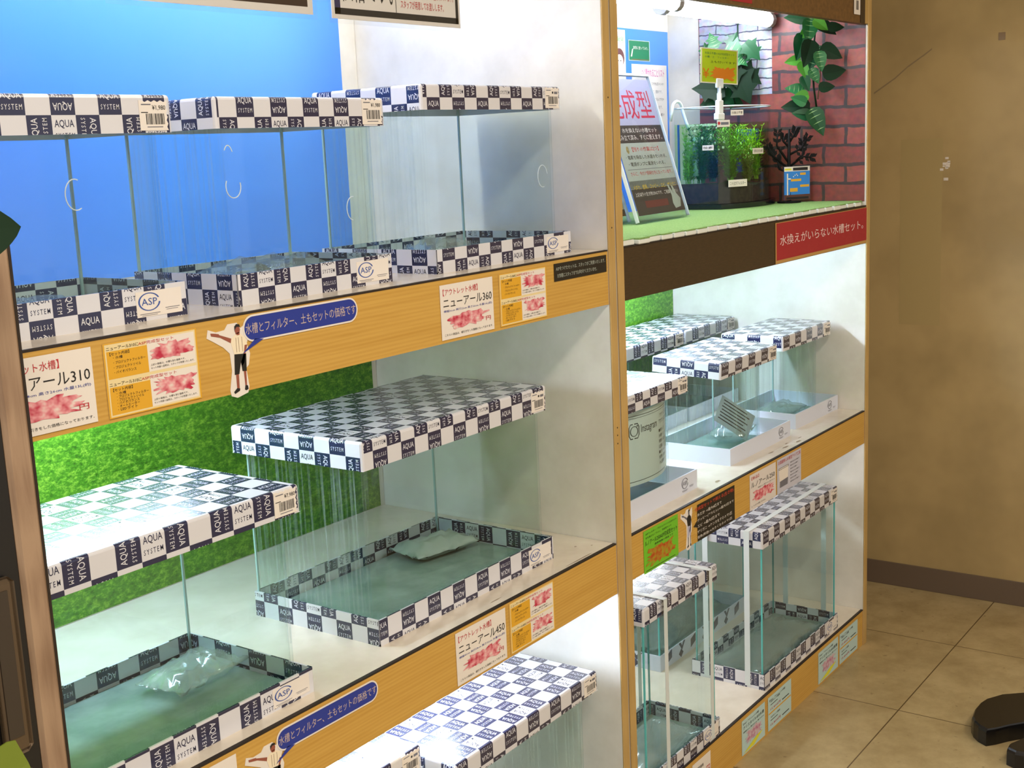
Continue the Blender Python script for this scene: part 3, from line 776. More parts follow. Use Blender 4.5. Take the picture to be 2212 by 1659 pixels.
# right bay, bottom shelf: slim flat tanks held by straps
gS = 'slim strapped tanks on the bottom shelf'
tM = tank('slim strapped tank with bright checkered lid beside the double post, bottom shelf', 'flat', (.10, .004, .31, .175), Z3, .038, (.108, .010, .312, .168, .444, .034), .0290, ph=(.0, .01), phl=(.01, .0205), straps=(('y', .075), ('y', .268)), group=gS, sticker=False)
tN = tank('tall slim strapped tank at the right end of the bottom shelf', 'flat', (.653, .012, .45, .187), Z3, .038, (.656, .016, .452, .178, .438, .038), .0300, ph=(.0, .022), phl=(.0, .050), lph=.012, straps=(('x', .035), ('x', .140)), group=gS)
tO = tank('slim tank in a white tray with scattered navy diamonds, behind the strapped tanks', 'flat', (.625, .268, .475, .175), Z3, .040, (.622, .268, .48, .178, .440, .036), .0300, 'diamond', group=gS, sticker=False)

# curled creases in the shrink film
def crease(t, loops):
    for (cx, cz, rx, rz, a0, a1) in loops:
        mb = MB(); q = [(cx + rx * math.cos(a0 + (a1 - a0) * k / 14), .0035, cz + rz * math.sin(a0 + (a1 - a0) * k / 14)) for k in range(15)]
        mb.tube(q, .0007, mat('film_crease', (206, 220, 226), .3), 5); mb.build('film_crease', t)
crease(tA, [(.172, .150, .013, .017, 1.2, 5.2)]); crease(tB, [(.010, .148, .012, .014, 2.6, 6.6), (.006, .180, .008, .018, .6, 2.4), (.222, .108, .012, .016, 1.4, 4.6)]); crease(tC, [(.292, .132, .014, .018, .2, 5.0)])
# things packed inside the tanks
bag('crumpled clear bag lying in the cut-off tank at the left edge', -1.03, .16, Z1 + .009, .17, .11, .022, .1, 1)
bag('crinkled clear film sticking up inside the middle top-shelf tank', -.64, .16, Z1 + .009, .20, .13, .034, .2, 2)
bag('shiny film packet pressed in the front corner of the wide top-shelf tank', -.335, .10, Z1 + .009, .10, .08, .036, .0, 3)
bag('crinkled clear packet in the back right corner of the white-lidded middle-shelf tank', -.815, .185, Z2 + .0092, .13, .085, .030, .1, 4)
bag('flat clear packet at the back of the large middle-shelf tank', -.215, .245, Z2 + .0092, .14, .085, .026, -.2, 5, mat('bag_milky', (150, 166, 158), .25))
bag('crumpled film bag under the leaflet in the white-tray tank', .79, .150, Z2 + .0092, .14, .08, .045, .2, 6)
bag('clear bag at the left inside the tank nearest the right panel', 1.08, .16, Z2 + .009, .13, .09, .03, .0, 7)
bag('sheet of clear film on the floor of the slim tank by the double post', .25, .09, Z3 + .009, .24, .12, .018, .0, 8)
bag('shiny film bag spread over the floor of the tall slim tank', .86, .10, Z3 + .009, .36, .14, .030, .0, 9)
bag('blue-white film bag heaped in the diamond-tray tank', .84, .35, Z3 + .009, .36, .12, .060, .05, 10)
# leaflet in the bow tank
P = Pr()
for k in range(7): P.rect(.08 + .02 * (k % 2), .86 - k * .115, .78 + .1 * ((k * 3) % 2), .90 - k * .115, INK)
mb = MB(); mb.box(0, .10, 0, .0008, 0, .068, mat('leaflet_grey', (150, 168, 176), .5)); lf = mb.build('leaflet', loc=(.690, .150, Z2 + .075))
b = MB(); P.put(b, (0, 0, 0), (.10, 0, 0), (0, 0, .068)); b.build('lettering', lf)
lf.rotation_euler = (-.45, .62, -.70); tag(lf, 'grey printed leaflet propped inside the white-tray tank', 'leaflet')
# curved printed notice inside the bow tank J
def notice():
    gw, gd = .2763, .1816
    s = .045; r = ((gw / 2) ** 2 + s * s) / (2 * s); a = math.asin(gw / 2 / r) * .93
    W, H = 2 * a * (r - .006), .146
    ox, oy, oz = .095 + .0045, .042 + .0102, Z2 + .054
    def fn(u, v, e):
        t = 1.5 * PI - a + 2 * a * u; R = r - .0062 + e
        return (ox + gw / 2 + R * math.cos(t), oy + r + R * math.sin(t), oz + v * H)
    mb = MB(); n = 24; pm = mat('notice_paper', (196, 208, 206), .55)
    for k in range(n):
        u, w = k / n, (k + 1) / n
        mb.poly([fn(u, 0, 0), fn(w, 0, 0), fn(w, 1, 0), fn(u, 1, 0)], pm)
        mb.poly([fn(w, 0, -.0005), fn(u, 0, -.0005), fn(u, 1, -.0005), fn(w, 1, -.0005)], pm)
        mb.poly([fn(u, 1, 0), fn(w, 1, 0), fn(w, 1, -.0005), fn(u, 1, -.0005)], pm)
    o = mb.build('curved_notice'); tag(o, 'pale curved notice with camera symbol lining the bow-front tank', 'notice')
    P = Pr()
    def seg(u0, v0, u1, v1, m=INK):
        k = max(1, int((u1 - u0) / .05))
        for i in range(k): P.rect(u0 + (u1 - u0) * i / k, v0, u0 + (u1 - u0) * (i + 1) / k, v1, m, 2)
    seg(.05, .94, .95, .948); seg(.05, .05, .95, .058); seg(.08, .91, .95, .915)
    for q in ((.05, .80), ): P.rect(q[0], q[1], q[0] + .004, .94, INK, 2)
    # camera emblem, rounded square with lens
    cx, cy = .30, .74
    P.ring(cx, cy, .042, .07, .008, INK, n=28)
    for sx in (-1, 1):
        P.rect(cx + sx * .052 - .004, cy - .055, cx + sx * .052 + .004, cy + .055, INK, 2)
    seg(cx - .040, cy + .092, cx + .040, cy + .104); seg(cx - .040, cy - .104, cx + .040, cy - .092)
    for sx, sy in ((1, 1), (1, -1), (-1, 1), (-1, -1)):
        P.poly([(cx + sx * .038, cy + sy * .104), (cx + sx * .056, cy + sy * .055), (cx + sx * .048, cy + sy * .055), (cx + sx * .036, cy + sy * .090)][::(1 if sx * sy < 0 else -1)], INK, 2)
    P.ell(cx + .033, cy + .066, .007, .011, INK, 3, 8)
    P.text('Instagram', .375, .67, .60, .81, INK, res=3)
    P.text('アクアシステム公式', .66, .80, .93, .86, INK, res=1); P.text('アカウントはこちらから', .64, .72, .95, .78, INK, res=1)
    for k, t in enumerate(('■使い方', '水槽の土、注意点', '飼育の楽しみ方を', '公開しています', '■オシャレな水槽', '写真の飾り方', '大公開中です')):
        P.text(t, .64, .60 - k * .075, .64 + .034 * len(t), .65 - k * .075, INK, res=1)
    b = MB(); P.put(b, (0, 0, 0), (1, 0, 0), (0, 0, 1), eps=.0001, fn=fn); b.build('lettering', o)
notice()

# ================================================================== price cards on the fascias
def outlet_card(label, x0, z0, x1, z1, model, size, seed, rot=0):
    P = Pr().text('【アウトレット水槽】', .05, .80, .70, .92, REDI).text('ニューアール' + model, .05, .58, .97, .74, INK)
    P.text(size, .05, .49, .97, .54, BLUEI, res=1).blob(.10, .16, .92, .47, SMR, seed=seed)
    P.text('円', .84, .20, .93, .28, REDI, 5).text('こちらの商品は、値引きをした価格になっております。', .05, .06, .97, .105, INK, res=1)
    r = sign('price_card', label, 'price card', x0, z0, x1, z1, P, PAPER, group='outlet price cards')
    return r
outlet_card('white outlet price card under the left edge of the top shelf', -1.188, 1.084, -1.054, 1.165, '310', '横幅31cm 奥行18cm 高さ26cm 水量13L(約)', 1)
outlet_card('white outlet price card under the wide top-shelf tank', -.464, 1.083, -.337, 1.163, '360', '横幅36cm 奥行22cm 高さ26cm 水量16L(約)', 2)
outlet_card('white outlet price card under the large middle-shelf tank', -.472, .553, -.344, .637, '450', '横幅45cm 奥行28cm 高さ32cm 水量32L(約)', 3)
outlet_card('white outlet price card at the bottom edge left of the pointing figure', -1.035, .556, -.909, .636, '400', '横幅40cm 奥行28cm 高さ28cm 水量25L(約)', 4)
def set_card(label, x0, z0, x1, z1, model, seed):
    P = Pr()
    for k, (b, items) in enumerate(((.52, ('・水槽', '・プロジェクトフィルター', '・プロジェクトソイル', '・バイオバランス')), (.04, ('・水槽', '・プロジェクトフィルター', '・プロジェクトソイル', '・バイオバランス', '・オートヒーター', '・LEDライト')))):
        P.rect(.03, b, .45, b + .37, ORANGE).rect(.45, b, .97, b + .44, PAPER)
        P.text('ニューアール' + model + 'に', .03, b + .385, .36, b + .43, INK).text('ASP完成型セット', .36, b + .385, .74, b + .43, REDI)
        P.text('【セット内容】', .06, b + .31, .26, b + .355, INK, res=1)
        n = len(items)
        for i, t in enumerate(items):
            P.text(t, .09, b + .26 - i * .26 / n, .09 + .026 * len(t) + .02, b + .30 - i * .26 / n, INK, res=1)
        P.blob(.47, b + .12, .97, b + .38, SMR, seed=seed + k)
        P.text('上記の価格は、水槽も含む価格です。', .47, b + .075, .85, b + .105, INK, res=1).text('セット内容の品物は、スタッフが用意いたします。', .47, b + .03, .95, b + .06, INK, res=1)
    P.frame(0, 0, 1, 1, .015, ORANGE, 1)
    return sign('set_price_card', label, 'price card', x0, z0, x1, z1, P, CREAM, group='orange set price cards')
set_card('orange two-part set price card left of the pointing figure', -1.039, 1.083, -.911, 1.165, '310', 11)
set_card('orange two-part set price card beside the black notice', -.320, 1.083, -.192, 1.164, '360', 12)
set_card('orange two-part set price card under the right end of the middle shelf', -.333, .553, -.206, .639, '450', 13)
def speech(label, x0, z0, x1, z1):
    w, h = x1 - x0, z1 - z0
    def rr(i):
        r = (h * .86 / 2 - i); cy = h * .57
        pts = [(h * .07 + (h*.86/2) , 0)]
        L = arc(h * .43 + .002, cy, r, PI / 2, 1.5 * PI, 12); Rr = arc(w - h * .43 - .002, cy, r, -PI / 2, PI / 2, 12)
        return L, Rr
    L, Rr = rr(0); tail = [(.016, .010), (-.003, -.006), (.026, .0065)]
    out = L[:-1] + tail[:0] + [L[-1]] + Rr
    L2, R2 = rr(.0022)
    mb = MB(); mb.prism(L + Rr, -.0012, -.0006, PAPER, axis='y')
    r_ = mb.build('speech_bubble', loc=(x0, 0, z0)); tag(r_, label, 'speech bubble', 'blue speech bubble signs')
    b = MB(); P = Pr().poly(L2 + R2, BUBBLE, 1).poly([(.020, .0085), (-.002, -.007), (.034, .0065)], BUBBLE, 1)
    P.text('水槽とフィルター、土もセットの価格です', .006, h * .40, w - .006, h * .74, BUBTXT, 2, res=2)
    P.put(b, (0, -.0012, 0), (1, 0, 0), (0, 0, 1)); b.build('lettering', r_)
speech('blue speech bubble on the upper fascia, beside the whole pointing figure', -.842, 1.131, -.636, 1.169)
speech('blue speech bubble on the lower fascia, under the white-lidded tank', -.844, .600, -.646, .636)
OUTM = [(0, .86), (.04, .97), (.22, .92), (.42, .93), (.50, 1.0), (.72, 1.0), (.80, .92), (1.0, 1.0), (1.02, .86), (.92, .70), (.98, .55), (.93, .40), (.86, .36), (.90, .10), (.86, .02), (.60, -.02), (.46, .02), (.44, .10), (.52, .36), (.50, .60), (.36, .70), (.14, .80)]
def pointing(label, x0, z0, w, h, dark=False):
    P = Pr()
    sh, sk, tr = (SHIRT, SKIN, BLACKP) if not dark else (INK, GREYI, SIGNLAV)
    P.poly([(.60, .58), (.88, .56), (.93, .66), (.90, .78), (.78, .845), (.66, .845), (.56, .80), (.54, .74)], sh, 2)                  # shirt
    P.poly([(.56, .80), (.54, .74), (.30, .84), (.28, .88)], sk, 2).poly([(.30, .84), (.10, .88), (.09, .92), (.20, .905), (.28, .89)], sk, 3)  # raised arm, pointing finger
    P.poly([(.93, .68), (.88, .60), (.82, .44), (.76, .40), (.74, .45), (.83, .58), (.86, .68)], sk, 3)                                # hanging arm
    P.poly([(.66, .86), (.70, .83), (.76, .83), (.77, .87)], sk, 3).ell(.715, .905, .065, .055, sk, 3, 14)                             # neck, face
    P.poly([(.65, .90), (.65, .955), (.70, .985), (.77, .975), (.79, .93), (.77, .94), (.70, .945), (.67, .92)], INK, 4)               # hair
    for q in (.66, .72, .80): P.rect(q, .60, q + .008, .80, BROWNP if not dark else INK, 3)
    P.poly([(.60, .58), (.88, .56), (.86, .32), (.76, .33), (.74, .46), (.68, .30), (.57, .30)], tr, 3)                                # shorts
    P.poly([(.60, .30), (.67, .30), (.66, .10), (.60, .10)], sk, 2).poly([(.79, .33), (.85, .32), (.84, .12), (.80, .12)], sk, 2)     # shins
    P.poly([(.54, .04), (.52, .07), (.60, .115), (.67, .10), (.66, .07)], INK, 3).poly([(.78, .07), (.80, .13), (.86, .12), (.87, .07), (.82, .055)], INK, 3)  # shoes
    r = sign('figure_cutout', label, 'cutout', x0, z0, x0 + w, z0 + h, P, PAPER, outline=OUTM, part='printed_figure', th=.0005, y=-.0002, group=None)
    return r
pointing('whole paper cutout of a pointing man in white shirt and black shorts', -.896, 1.0745, .066, .088)
pointing('paper cutout of a pointing man, cut by the bottom picture edge', -.896, .545, .066, .080)
P = Pr().text('ASPをつけたセットは、スタッフがご用意いたします。', .03, .58, .97, .82, SIGNGREY, res=1).text('お気軽にスタッフまでお声がけくださいませ。', .05, .18, .80, .42, SIGNGREY, res=1)
sign('notice_strip', 'small black notice with grey lettering at the right end of the upper fascia', 'notice', -.168, 1.136, -.006, 1.165, P, BLACKP)
# right bay, middle fascia
P = Pr().text('ASPフィルター・プロジェクトソイルをセット', .05, .89, .95, .94, INK, res=1).text('水を換えなくていい、完成型セット', .05, .80, .80, .85, INK, res=1)
P.text('ルノアール250ASP完成型セット', .03, .64, .97, .76, INK).text('通常価格の商品です', .3, .56, .85, .61, INK, res=1).blob(.04, .08, .96, .56, SMO, seed=5).rect(.05, .04, .9, .055, INK)
sign('green_price_card', 'lime green price card with smeared orange price, next to the double post', 'price card', .097, .555, .231, .638, P, GREENP)
pointing('paper cutout of a pointing figure in black beside the black fish list', .243, .553, .048, .083, True)
P = Pr().text('完成型セットで飼える(生き物)', .03, .83, .97, .95, mat('ink_orange_red', (214, 74, 50), .6))
for k, t in enumerate(('・めだか →最大8匹まで', '・グッピー(アカヒレ)→最大5匹まで', '・エビ →最大5匹まで', '・ザリガニ →ケンカをするので1匹', '・金魚(和金)→大きくなるので1匹')):
    P.text(t, .04, .68 - k * .155, min(.97, .04 + .052 * len(t)), .77 - k * .155, PAPER, res=1)
sign('black_list_card', 'black card listing fish in white with orange-red heading, speech-bubble notch at left', 'notice', .297, .558, .482, .634, P, BLACKP,
     outline=[(.09, 0), (1, 0), (1, 1), (.09, 1), (.09, .58), (0, .46), (.09, .38)])
P = Pr().text('【新品】', .06, .84, .34, .93, REDI).text('ルノアール250', .05, .62, .95, .76, INK).text('横幅25cm 奥行17cm 高さ22cm', .3, .53, .95, .57, GREYI, res=1)
P.blob(.06, .18, .95, .52, SMR, seed=9).text('土、フィルターは付属しておりません。', .05, .08, .6, .13, INK, res=1)
sign('price_card', 'white price card with smeared pink price beside the tank drawing card', 'price card', .557, .556, .692, .636, P, mat('paper_greyish', (222, 214, 210), .55))
P = Pr().text('お部屋映えの新型クリア工具', .04, .84, .97, .95, REDI)
P.poly([(.10, .16), (.42, .16), (.46, .72), (.06, .72)], PAPER, 2).poly([(.10, .16), (.42, .16), (.44, .36), (.10, .34)], GREYI, 3).frame(.06, .68, .46, .73, .01, INK, 4)
for k in range(7): P.text('角がなめらかな水槽です', .54, .72 - k * .095, .92 - .05 * (k % 3), .765 - k * .095, INK, res=1)
sign('tank_drawing_card', 'lavender-grey card with a drawing of a bow-front tank', 'card', .700, .557, .834, .637, P, mat('paper_lavender', (196, 196, 212), .5))
# bottom fascia
def blue_card(label, x0, x1, t, kind, seed, z0=.006, z1=.088):
    P = Pr().text('【SALE・アウトレット水槽】', .05, .86, .72, .92, INK, res=1)
    if kind == 0:
        P.text(t, .05, .72, .95, .82, INK).text('横幅45cm 奥行20cm 高さ32cm', .05, .62, .95, .67, INK, res=1).blob(.12, .22, .9, .62, SMP, seed=seed)
        P.poly([(.05, .04), (.5, .04), (.9, .26), (.62, .24)], YELLOWP, 5)
    else:
        P.rect(.02, .48, .98, .52, ORANGE, 2)
        for k in range(2):
            b = .06 + .47 * (1 - k)
            P.text('ASPセット価格', .1, b + .28, .5, b + .34, INK, res=1).rect(.1, b + .2, .4, b + .22, INK).text('15,800円', .1, b + .04, .52, b + .12, REDI, res=1).rect(.6, b + .05, .9, b + .08, INK)
    return sign('blue_price_card', label, 'price card', x0, z0, x1, z1, P, LBLUE, group='light blue price cards on the bottom fascia')
blue_card('light blue price card with yellow corner, leftmost on the bottom fascia', .505, .625, 'クリスタイル450水槽', 0, 21)
blue_card('light blue two-row price card under the corner of the tall slim tank', .643, .773, '', 1, 22)
blue_card('light blue price card with pinkish smear under the tall slim tank, second from right', .941, 1.070, 'クリスタイル450黒槽', 0, 23)
blue_card('pale blue price card at the right end of the bottom fascia', 1.082, 1.208, '', 1, 24)
P = Pr().text('46,800円', .08, .42, .95, .66, REDI).text('通常価格', .2, .75, .6, .84, INK, res=1).rect(.1, .3, .9, .33, INK)
sign('price_card', 'white price card with red price at the bottom edge, beside the double post', 'price card', .272, .006, .353, .088, P, PAPER)
# hung signs at the top of the left bay
P = Pr().rect(.02, .06, .985, .15, INK, 1).rect(.02, .06, .06, 1, mat('ink_navy', (40, 36, 84), .5), 1).rect(.962, .06, .985, 1, INK, 1).text('価格です。', .07, .24, .45, .92, INK, 3, res=4).rect(.47, .15, .474, 1, INK, 2)
P.text('すべて揃っています。', .50, .62, .92, .88, INK).text('※上記の価格には、水槽代は含まれています。', .49, .38, .945, .50, REDI, res=1).text('スタッフが用意してお渡しします。', .51, .22, .86, .34, REDI, res=1)
r = sign('hanging_sign', 'white sign with black border and big black lettering hung from the header', 'sign', -.648, 1.524, -.384, 1.615, P, PAPER, y=.0, th=.001)
b = MB(); b.box(-.006, .27, -.0012, -.0004, -.006, .091, SLEEVE); b.build('clear_sleeve', r)
P = Pr().rect(.03, .10, .97, 1, mat('photo_dark_brown', (58, 40, 34), .3), 1).rect(.0, .6, .62, .97, mat('photo_mid_brown', (86, 56, 50), .3), 2).text('水を換えない水槽', .72, .22, .94, .34, mat('ink_olive', (120, 110, 70), .5), res=1)
r = sign('hanging_sign', 'dark brown photo sign with white border hung left of the black-bordered sign', 'sign', -.985, 1.526, -.682, 1.615, P, PAPER, y=.0, th=.001)
b = MB(); b.box(-.006, .309, -.0012, -.0004, -.006, .089, SLEEVE); b.build('clear_sleeve', r)

# ================================================================== top display of the right bay
TURF = mat('turf_green', (128, 176, 96), .85, .1)
noise_tint(TURF, 330, (112, 150, 82), (146, 178, 112), .3, .7, (1, 1, 1), 3, .6, .5)
TURFB = mat('turf_backing_white', (226, 230, 226), .6)
t_ = thing('turf_mat', 'bright green artificial turf mat with white scalloped front edge under the aquarium', 'turf mat', (WP, 0, Z1))
mb = MB(); mb.box(.002, BR - WP - .002, .010, .45, .001, .0115, TURF); mb.build('turf_pile', t_)
mb = MB(); x = .004; rnd = random.Random(2)
while x < BR - WP - .045:
    w = .040; dy = rnd.uniform(-.004, .003); dz = rnd.uniform(-.0004, .0016); mb.box(x, x + w, -.002 + dy, .014, .0006, .0092 + dz, TURFB, .0015)
    mb.box(x + .001, x + w - .001, -.0015 + dy, .014, .0093 + dz, .0118, TURF); x += w + .0065
mb.build('scalloped_edge', t_)
P = Pr().text('水換えがいらない水槽セット。', .03, .38, .955, .66, mat('ink_pinkish_white', (240, 214, 214), .5), res=4)
r = sign('red_fascia_sign', 'dark red sign with white lettering at the right end of the brown fascia', 'sign', .698, 1.0785, BR, 1.168, None, mat('sign_backing_tan', (190, 146, 84), .5))
mb = MB(); mb.box(.005, BR - .698, -.0006, 0, .0075, .088, SIGNRED); f_ = mb.build('red_face', r)
mb = MB(); P.put(mb, (.005, -.0006, .0075), (BR - .703, 0, 0), (0, 0, .0805)); mb.build('lettering', r)
# A-board style acrylic stand
def aboard(label, x0, x1, y0, H, lean, pr, base, rotz=0):
    r = thing('sign_stand', label, 'sign', (x0, y0, Z1 + .012), (0, 0, rotz))
    w = x1 - x0
    e = bpy.data.objects.new('acrylic_holder', None)
    mb = MB(); mb.box(-.012, w + .006, .001, .0035, .0, H + .022, ACRY); mb.box(-.012, w + .006, -.0035, -.0012, .0, H + .022, ACRY)
    mb.box(-.012, w + .006, -.0035, .0035, H + .022, H + .027, mat('acrylic_edge', (222, 232, 238), .2)); mb.box(w + .006, w + .009, -.0035, .0035, 0, H + .024, MATS['acrylic_edge']); mb.box(-.016, -.012, -.0035, .0035, 0, H + .024, MATS['acrylic_edge'])
    mb.box(-.012, w + .006, -.006, .018, -.0002, .0025, ACRY)
    h = mb.build('acrylic_holder', r); h.rotation_euler = (lean, 0, 0); h.location = (0, 0, .003)
    mb = MB(); mb.box(0, w, -.0004, .0004, .014, H + .014, base); p_ = mb.build('printed_sheet', h)
    mb = MB(); pr.put(mb, (0, -.0005, .014), (w, 0, 0), (0, 0, H)); mb.build('lettering', p_)
    return r
P = Pr().rect(0, .655, 1, 1, SIGNLAV).rect(0, .525, 1, .655, SIGNDK).rect(0, .19, 1, .525, SIGNGREY).rect(0, .0, 1, .25, SIGNDK)
P.text('完成型', .0, .70, .93, .92, mat('ink_crimson', (196, 44, 74), .5), res=4)
P.text('水を換えない水槽セット', .16, .60, .88, .635, PAPER, res=1).text('組み立て済み。すぐに使えます。', .03, .545, .95, .585, PAPER, res=1)
P.ell(.16, .475, .03, .028, GOLD).text('【残りの作業は2つ】', .25, .46, .80, .495, REDI, res=1)
P.text('・塩素を除去した水道水をいれる。', .08, .405, .93, .435, INK, res=1).text('・電源ポンプに電源をいれる。', .10, .355, .86, .385, INK, res=1).rect(.05, .33, .98, .333, GREYI, 2)
P.text('さらに、今だけ照明付きになっています。', .08, .285, .95, .315, REDI, res=1)
P.text('メダカ、金魚、コッピー、エビ、ザリガニ', .05, .185, .95, .22, GOLD, res=1).text('上記以外の生き物はNGです。ご相談ください', .05, .135, .95, .165, PAPER, res=1).rect(.2, .05, .68, .10, mat('print_maroon', (110, 52, 52), .5), 2)
P.poly([(.80, .02), (.92, .03), (.96, .09), (.90, .13), (.86, .19), (.83, .19), (.84, .13), (.78, .20), (.75, .20), (.79, .12), (.77, .06)], SIGNGREY, 4)
aboard('acrylic stand with large red characters on lavender over grey text, leaning back', .439, .668, .185, .300, -.295, P, SIGNGREY, .055)
P = Pr().rect(0, 0, 1, .05, BROWNP).rect(0, .94, 1, 1, BROWNP).text('0', .66, .20, .93, .44, REDI, res=4).ell(.86, .14, .07, .022, REDI).text('税込', .80, .125, .92, .155, PAPER).text('完成型セットです', .1, .06, .7, .10, INK, res=1).text('98', .05, .20, .62, .44, REDI, res=3)
aboard('cream price stand with big red digits half hidden by the double post', .235, .455, .213, .290, -.295, P, CREAM, .055)
# advice papers on the back sheet
def pin(label, name, cat, x0, z0, x1, z1, pr, base): return sign(name, label, cat, x0, z0, x1, z1, pr, base, y=DEP - .0014)
P = Pr().text('実際に使ってみた。', .22, .56, .93, .72, PAPER, res=1).frame(0, 0, 1, 1, .03, SIGNGREY).poly([(.10, .2), (.16, .2), (.2, .45), (.22, .6), (.17, .55)], PAPER, 2).rect(.15, .06, .95, .09, BROWNP, 2)
pin('small green chalkboard-look card on the blue sheet', 'chalkboard_card', 'card', 1.033, 1.562, 1.144, 1.614, P, BOARDG)
P = Pr().text('よく聞かれることリスト', .26, .86, .92, .95, MAGENTA, res=2)
for k, t in enumerate(('Q. 置くのは電源、どうすればいいの?', 'A. 水槽の横に置くだけです。簡単です。', 'Q. 水を換えない理由は、どうするんですか?', 'A. バクテリアが分解してくれます。', 'Q. エサはどうする?', 'A. 1日1回あげてください。')):
    P.text(t, .08, .76 - k * .09, .90 - .05 * (k % 2), .80 - k * .09, INK if k % 2 == 0 else GREYI, res=1)
pin('white question list with magenta heading on the blue sheet', 'question_list', 'poster', 1.048, 1.33, 1.234, 1.554, P, PAPER)
P = Pr().text('完成型で発見', .3, .78, .95, .88, mat('ink_green', (60, 170, 60), .5), res=1).ell(.80, .50, .16, .17, mat('hair_print', (92, 48, 44), .5), 2).ell(.80, .44, .12, .12, mat('face_print', (240, 214, 196), .5), 3)
P.poly([(.66, .32), (.94, .32), (.98, .14), (.60, .14)], PAPER, 3).rect(.1, .06, .95, .07, GREYI)
P.rect(.74, .44, .78, .455, INK, 4).rect(.82, .44, .86, .455, INK, 4)
pin('white poster with a drawn girl half hidden by the double post', 'girl_poster', 'poster', .86, 1.498, 1.018, 1.637, P, PAPER)

# aquarium set
AX, AY, AZ = .93, .205, Z1 + .012
aq = thing('aquarium', 'running bow-front aquarium full of green water plants on the turf', 'aquarium', (AX, AY, AZ))
w, d = .295, .168
BASEK = mat('aquarium_base_black', (16, 20, 26), .15, .6)
prof = glass_profile('bow', w, d)
big = [(p[0] * 1.035 - .005, p[1] * 1.05 - .012) for p in prof]
mb = MB(); mb.prism(big, 0, .012, BASEK); mb.build('base', aq)
inn = offset_in(prof, .0035)
mb = MB(); n = len(prof)
for k in range(n):
    j = (k + 1) % n
    mb.poly([(*prof[k], .0125), (*prof[j], .0125), (*prof[j], .245), (*prof[k], .245)], GLASSQ); mb.poly([(*inn[j], .0125), (*inn[k], .0125), (*inn[k], .245), (*inn[j], .245)], GLASSQ)
    mb.poly([(*prof[k], .245), (*prof[j], .245), (*inn[j], .245), (*inn[k], .245)], MATS['acrylic_edge'])
mb.build('glass_wall', aq)
mb = MB(); mb.tube([(p[0], p[1], .245) for p in prof] + [(prof[0][0], prof[0][1], .245)], .0016, MATS['acrylic_edge'], 6); mb.build('rim', aq)
SOIL = mat('aquarium_soil', (30, 26, 22), .8)
noise_tint(SOIL, 120, (16, 13, 11), (54, 46, 36), .35, .7)
inn2 = offset_in(prof, .005)
mb = MB(); vs = []
for p in inn2: vs.append((*p, .0128))
top = [(*p, .060 + .008 * math.sin(p[0] * 40)) for p in inn2]; m_ = len(vs)
mb.mesh(vs + top, [(i, (i + 1) % m_, m_ + (i + 1) % m_, m_ + i) for i in range(m_)] + [tuple(range(m_, 2 * m_)), tuple(reversed(range(m_)))], SOIL)
mb.build('soil', aq)
WATER = glass_mat('green_water', (0.80, 0.93, 0.72), 0.0, refl=.4)
mb = MB(); mb.prism(offset_in(prof, .0045), .061, .206, WATER); mb.build('water', aq)
mb = MB(); mb.box(.012, .016, d - .012, d - .008, .07, .206, mat('blue_film', (40, 90, 200), .4)); mb.box(w - .02, w - .008, .07, .13, .08, .19, MATS['blue_film']); mb.build('blue_backing', aq)
mb = MB(); mb.tube([(.030, .12, .08), (.030, .12, .15)], .0085, mat('filter_plastic', (150, 190, 200), .3), 12); mb.tube([(.030, .12, .15), (.030, .12, .175)], .0075, MATS['filter_plastic'], 12)
mb.tube([(.030, .12, .165), (.075, .10, .171)], .004, MATS['filter_plastic'], 8)
mb.build('filter_pump', aq, smooth=True)
mb = MB(); pts = [(-.032, .155, .215)] + [(-.005 - .026 * math.cos(a), .15, .24 + .022 * math.sin(a)) for a in np.linspace(0, PI, 9)] + [(.022, .14, .21), (.028, .125, .175)]
mb.tube(pts, .004, mat('air_tube_white', (224, 236, 240), .3), 8); mb.build('air_tube', aq, smooth=True)
mb = MB(); rnd = random.Random(5)
for k in range(70):
    cx = rnd.choice((.02, .05, .078, rnd.uniform(.01, .15))) + rnd.gauss(0, .004); cz = rnd.choice((.203, rnd.uniform(.14, .205))); q = rnd.uniform(.0012, .003); cy = .10 + rnd.uniform(-.03, .04)
    mb.prism([(cx + q * math.cos(a), cy + q * math.sin(a)) for a in np.linspace(0, 2 * PI, 7)[:-1]], cz - q, cz + q, MATS['air_tube_white'])
bb = mb.build('air_bubbles', aq); bb['kind'] = 'stuff'
def onbow(u):   # point of the bow front at fraction u, with direction
    s = .045; r = ((w / 2) ** 2 + s * s) / (2 * s); a = math.asin(w / 2 / r); t = 1.5 * PI - a + 2 * a * u
    return (w / 2 + (r + .0006) * math.cos(t), r + (r + .0006) * math.sin(t), t - 1.5 * PI)
for (u, z, lw, lh, t) in ((.17, .052, .060, .017, 'この土がフィルター'), (.42, .128, .050, .014, '水草も生きた状態'), (.17, .222, .040, .013, '水換え不要'), (-1, .142, .030, .012, '酸素'), (.04, .196, .036, .016, '')):
    if u < 0: px, py, an = -.0006, .070, -PI / 2
    else: px, py, an = onbow(u)
    mb = MB(); mb.box(-lw / 2, lw / 2, -.0012, -.0006, 0, lh, PAPER)
    P = Pr().text(t, .08, .25, .92, .75, INK, res=1) if t else Pr().rect(.3, .3, .9, .7, GREYI).ell(.15, .55, .1, .25, REDI)
    P.put(mb, (-lw / 2, -.0012, 0), (lw, 0, 0), (0, 0, lh)); o = mb.build('label_sticker', aq, loc=(px, py - (.003 if u >= 0 else 0), z)); o.rotation_euler = (0, 0, an)
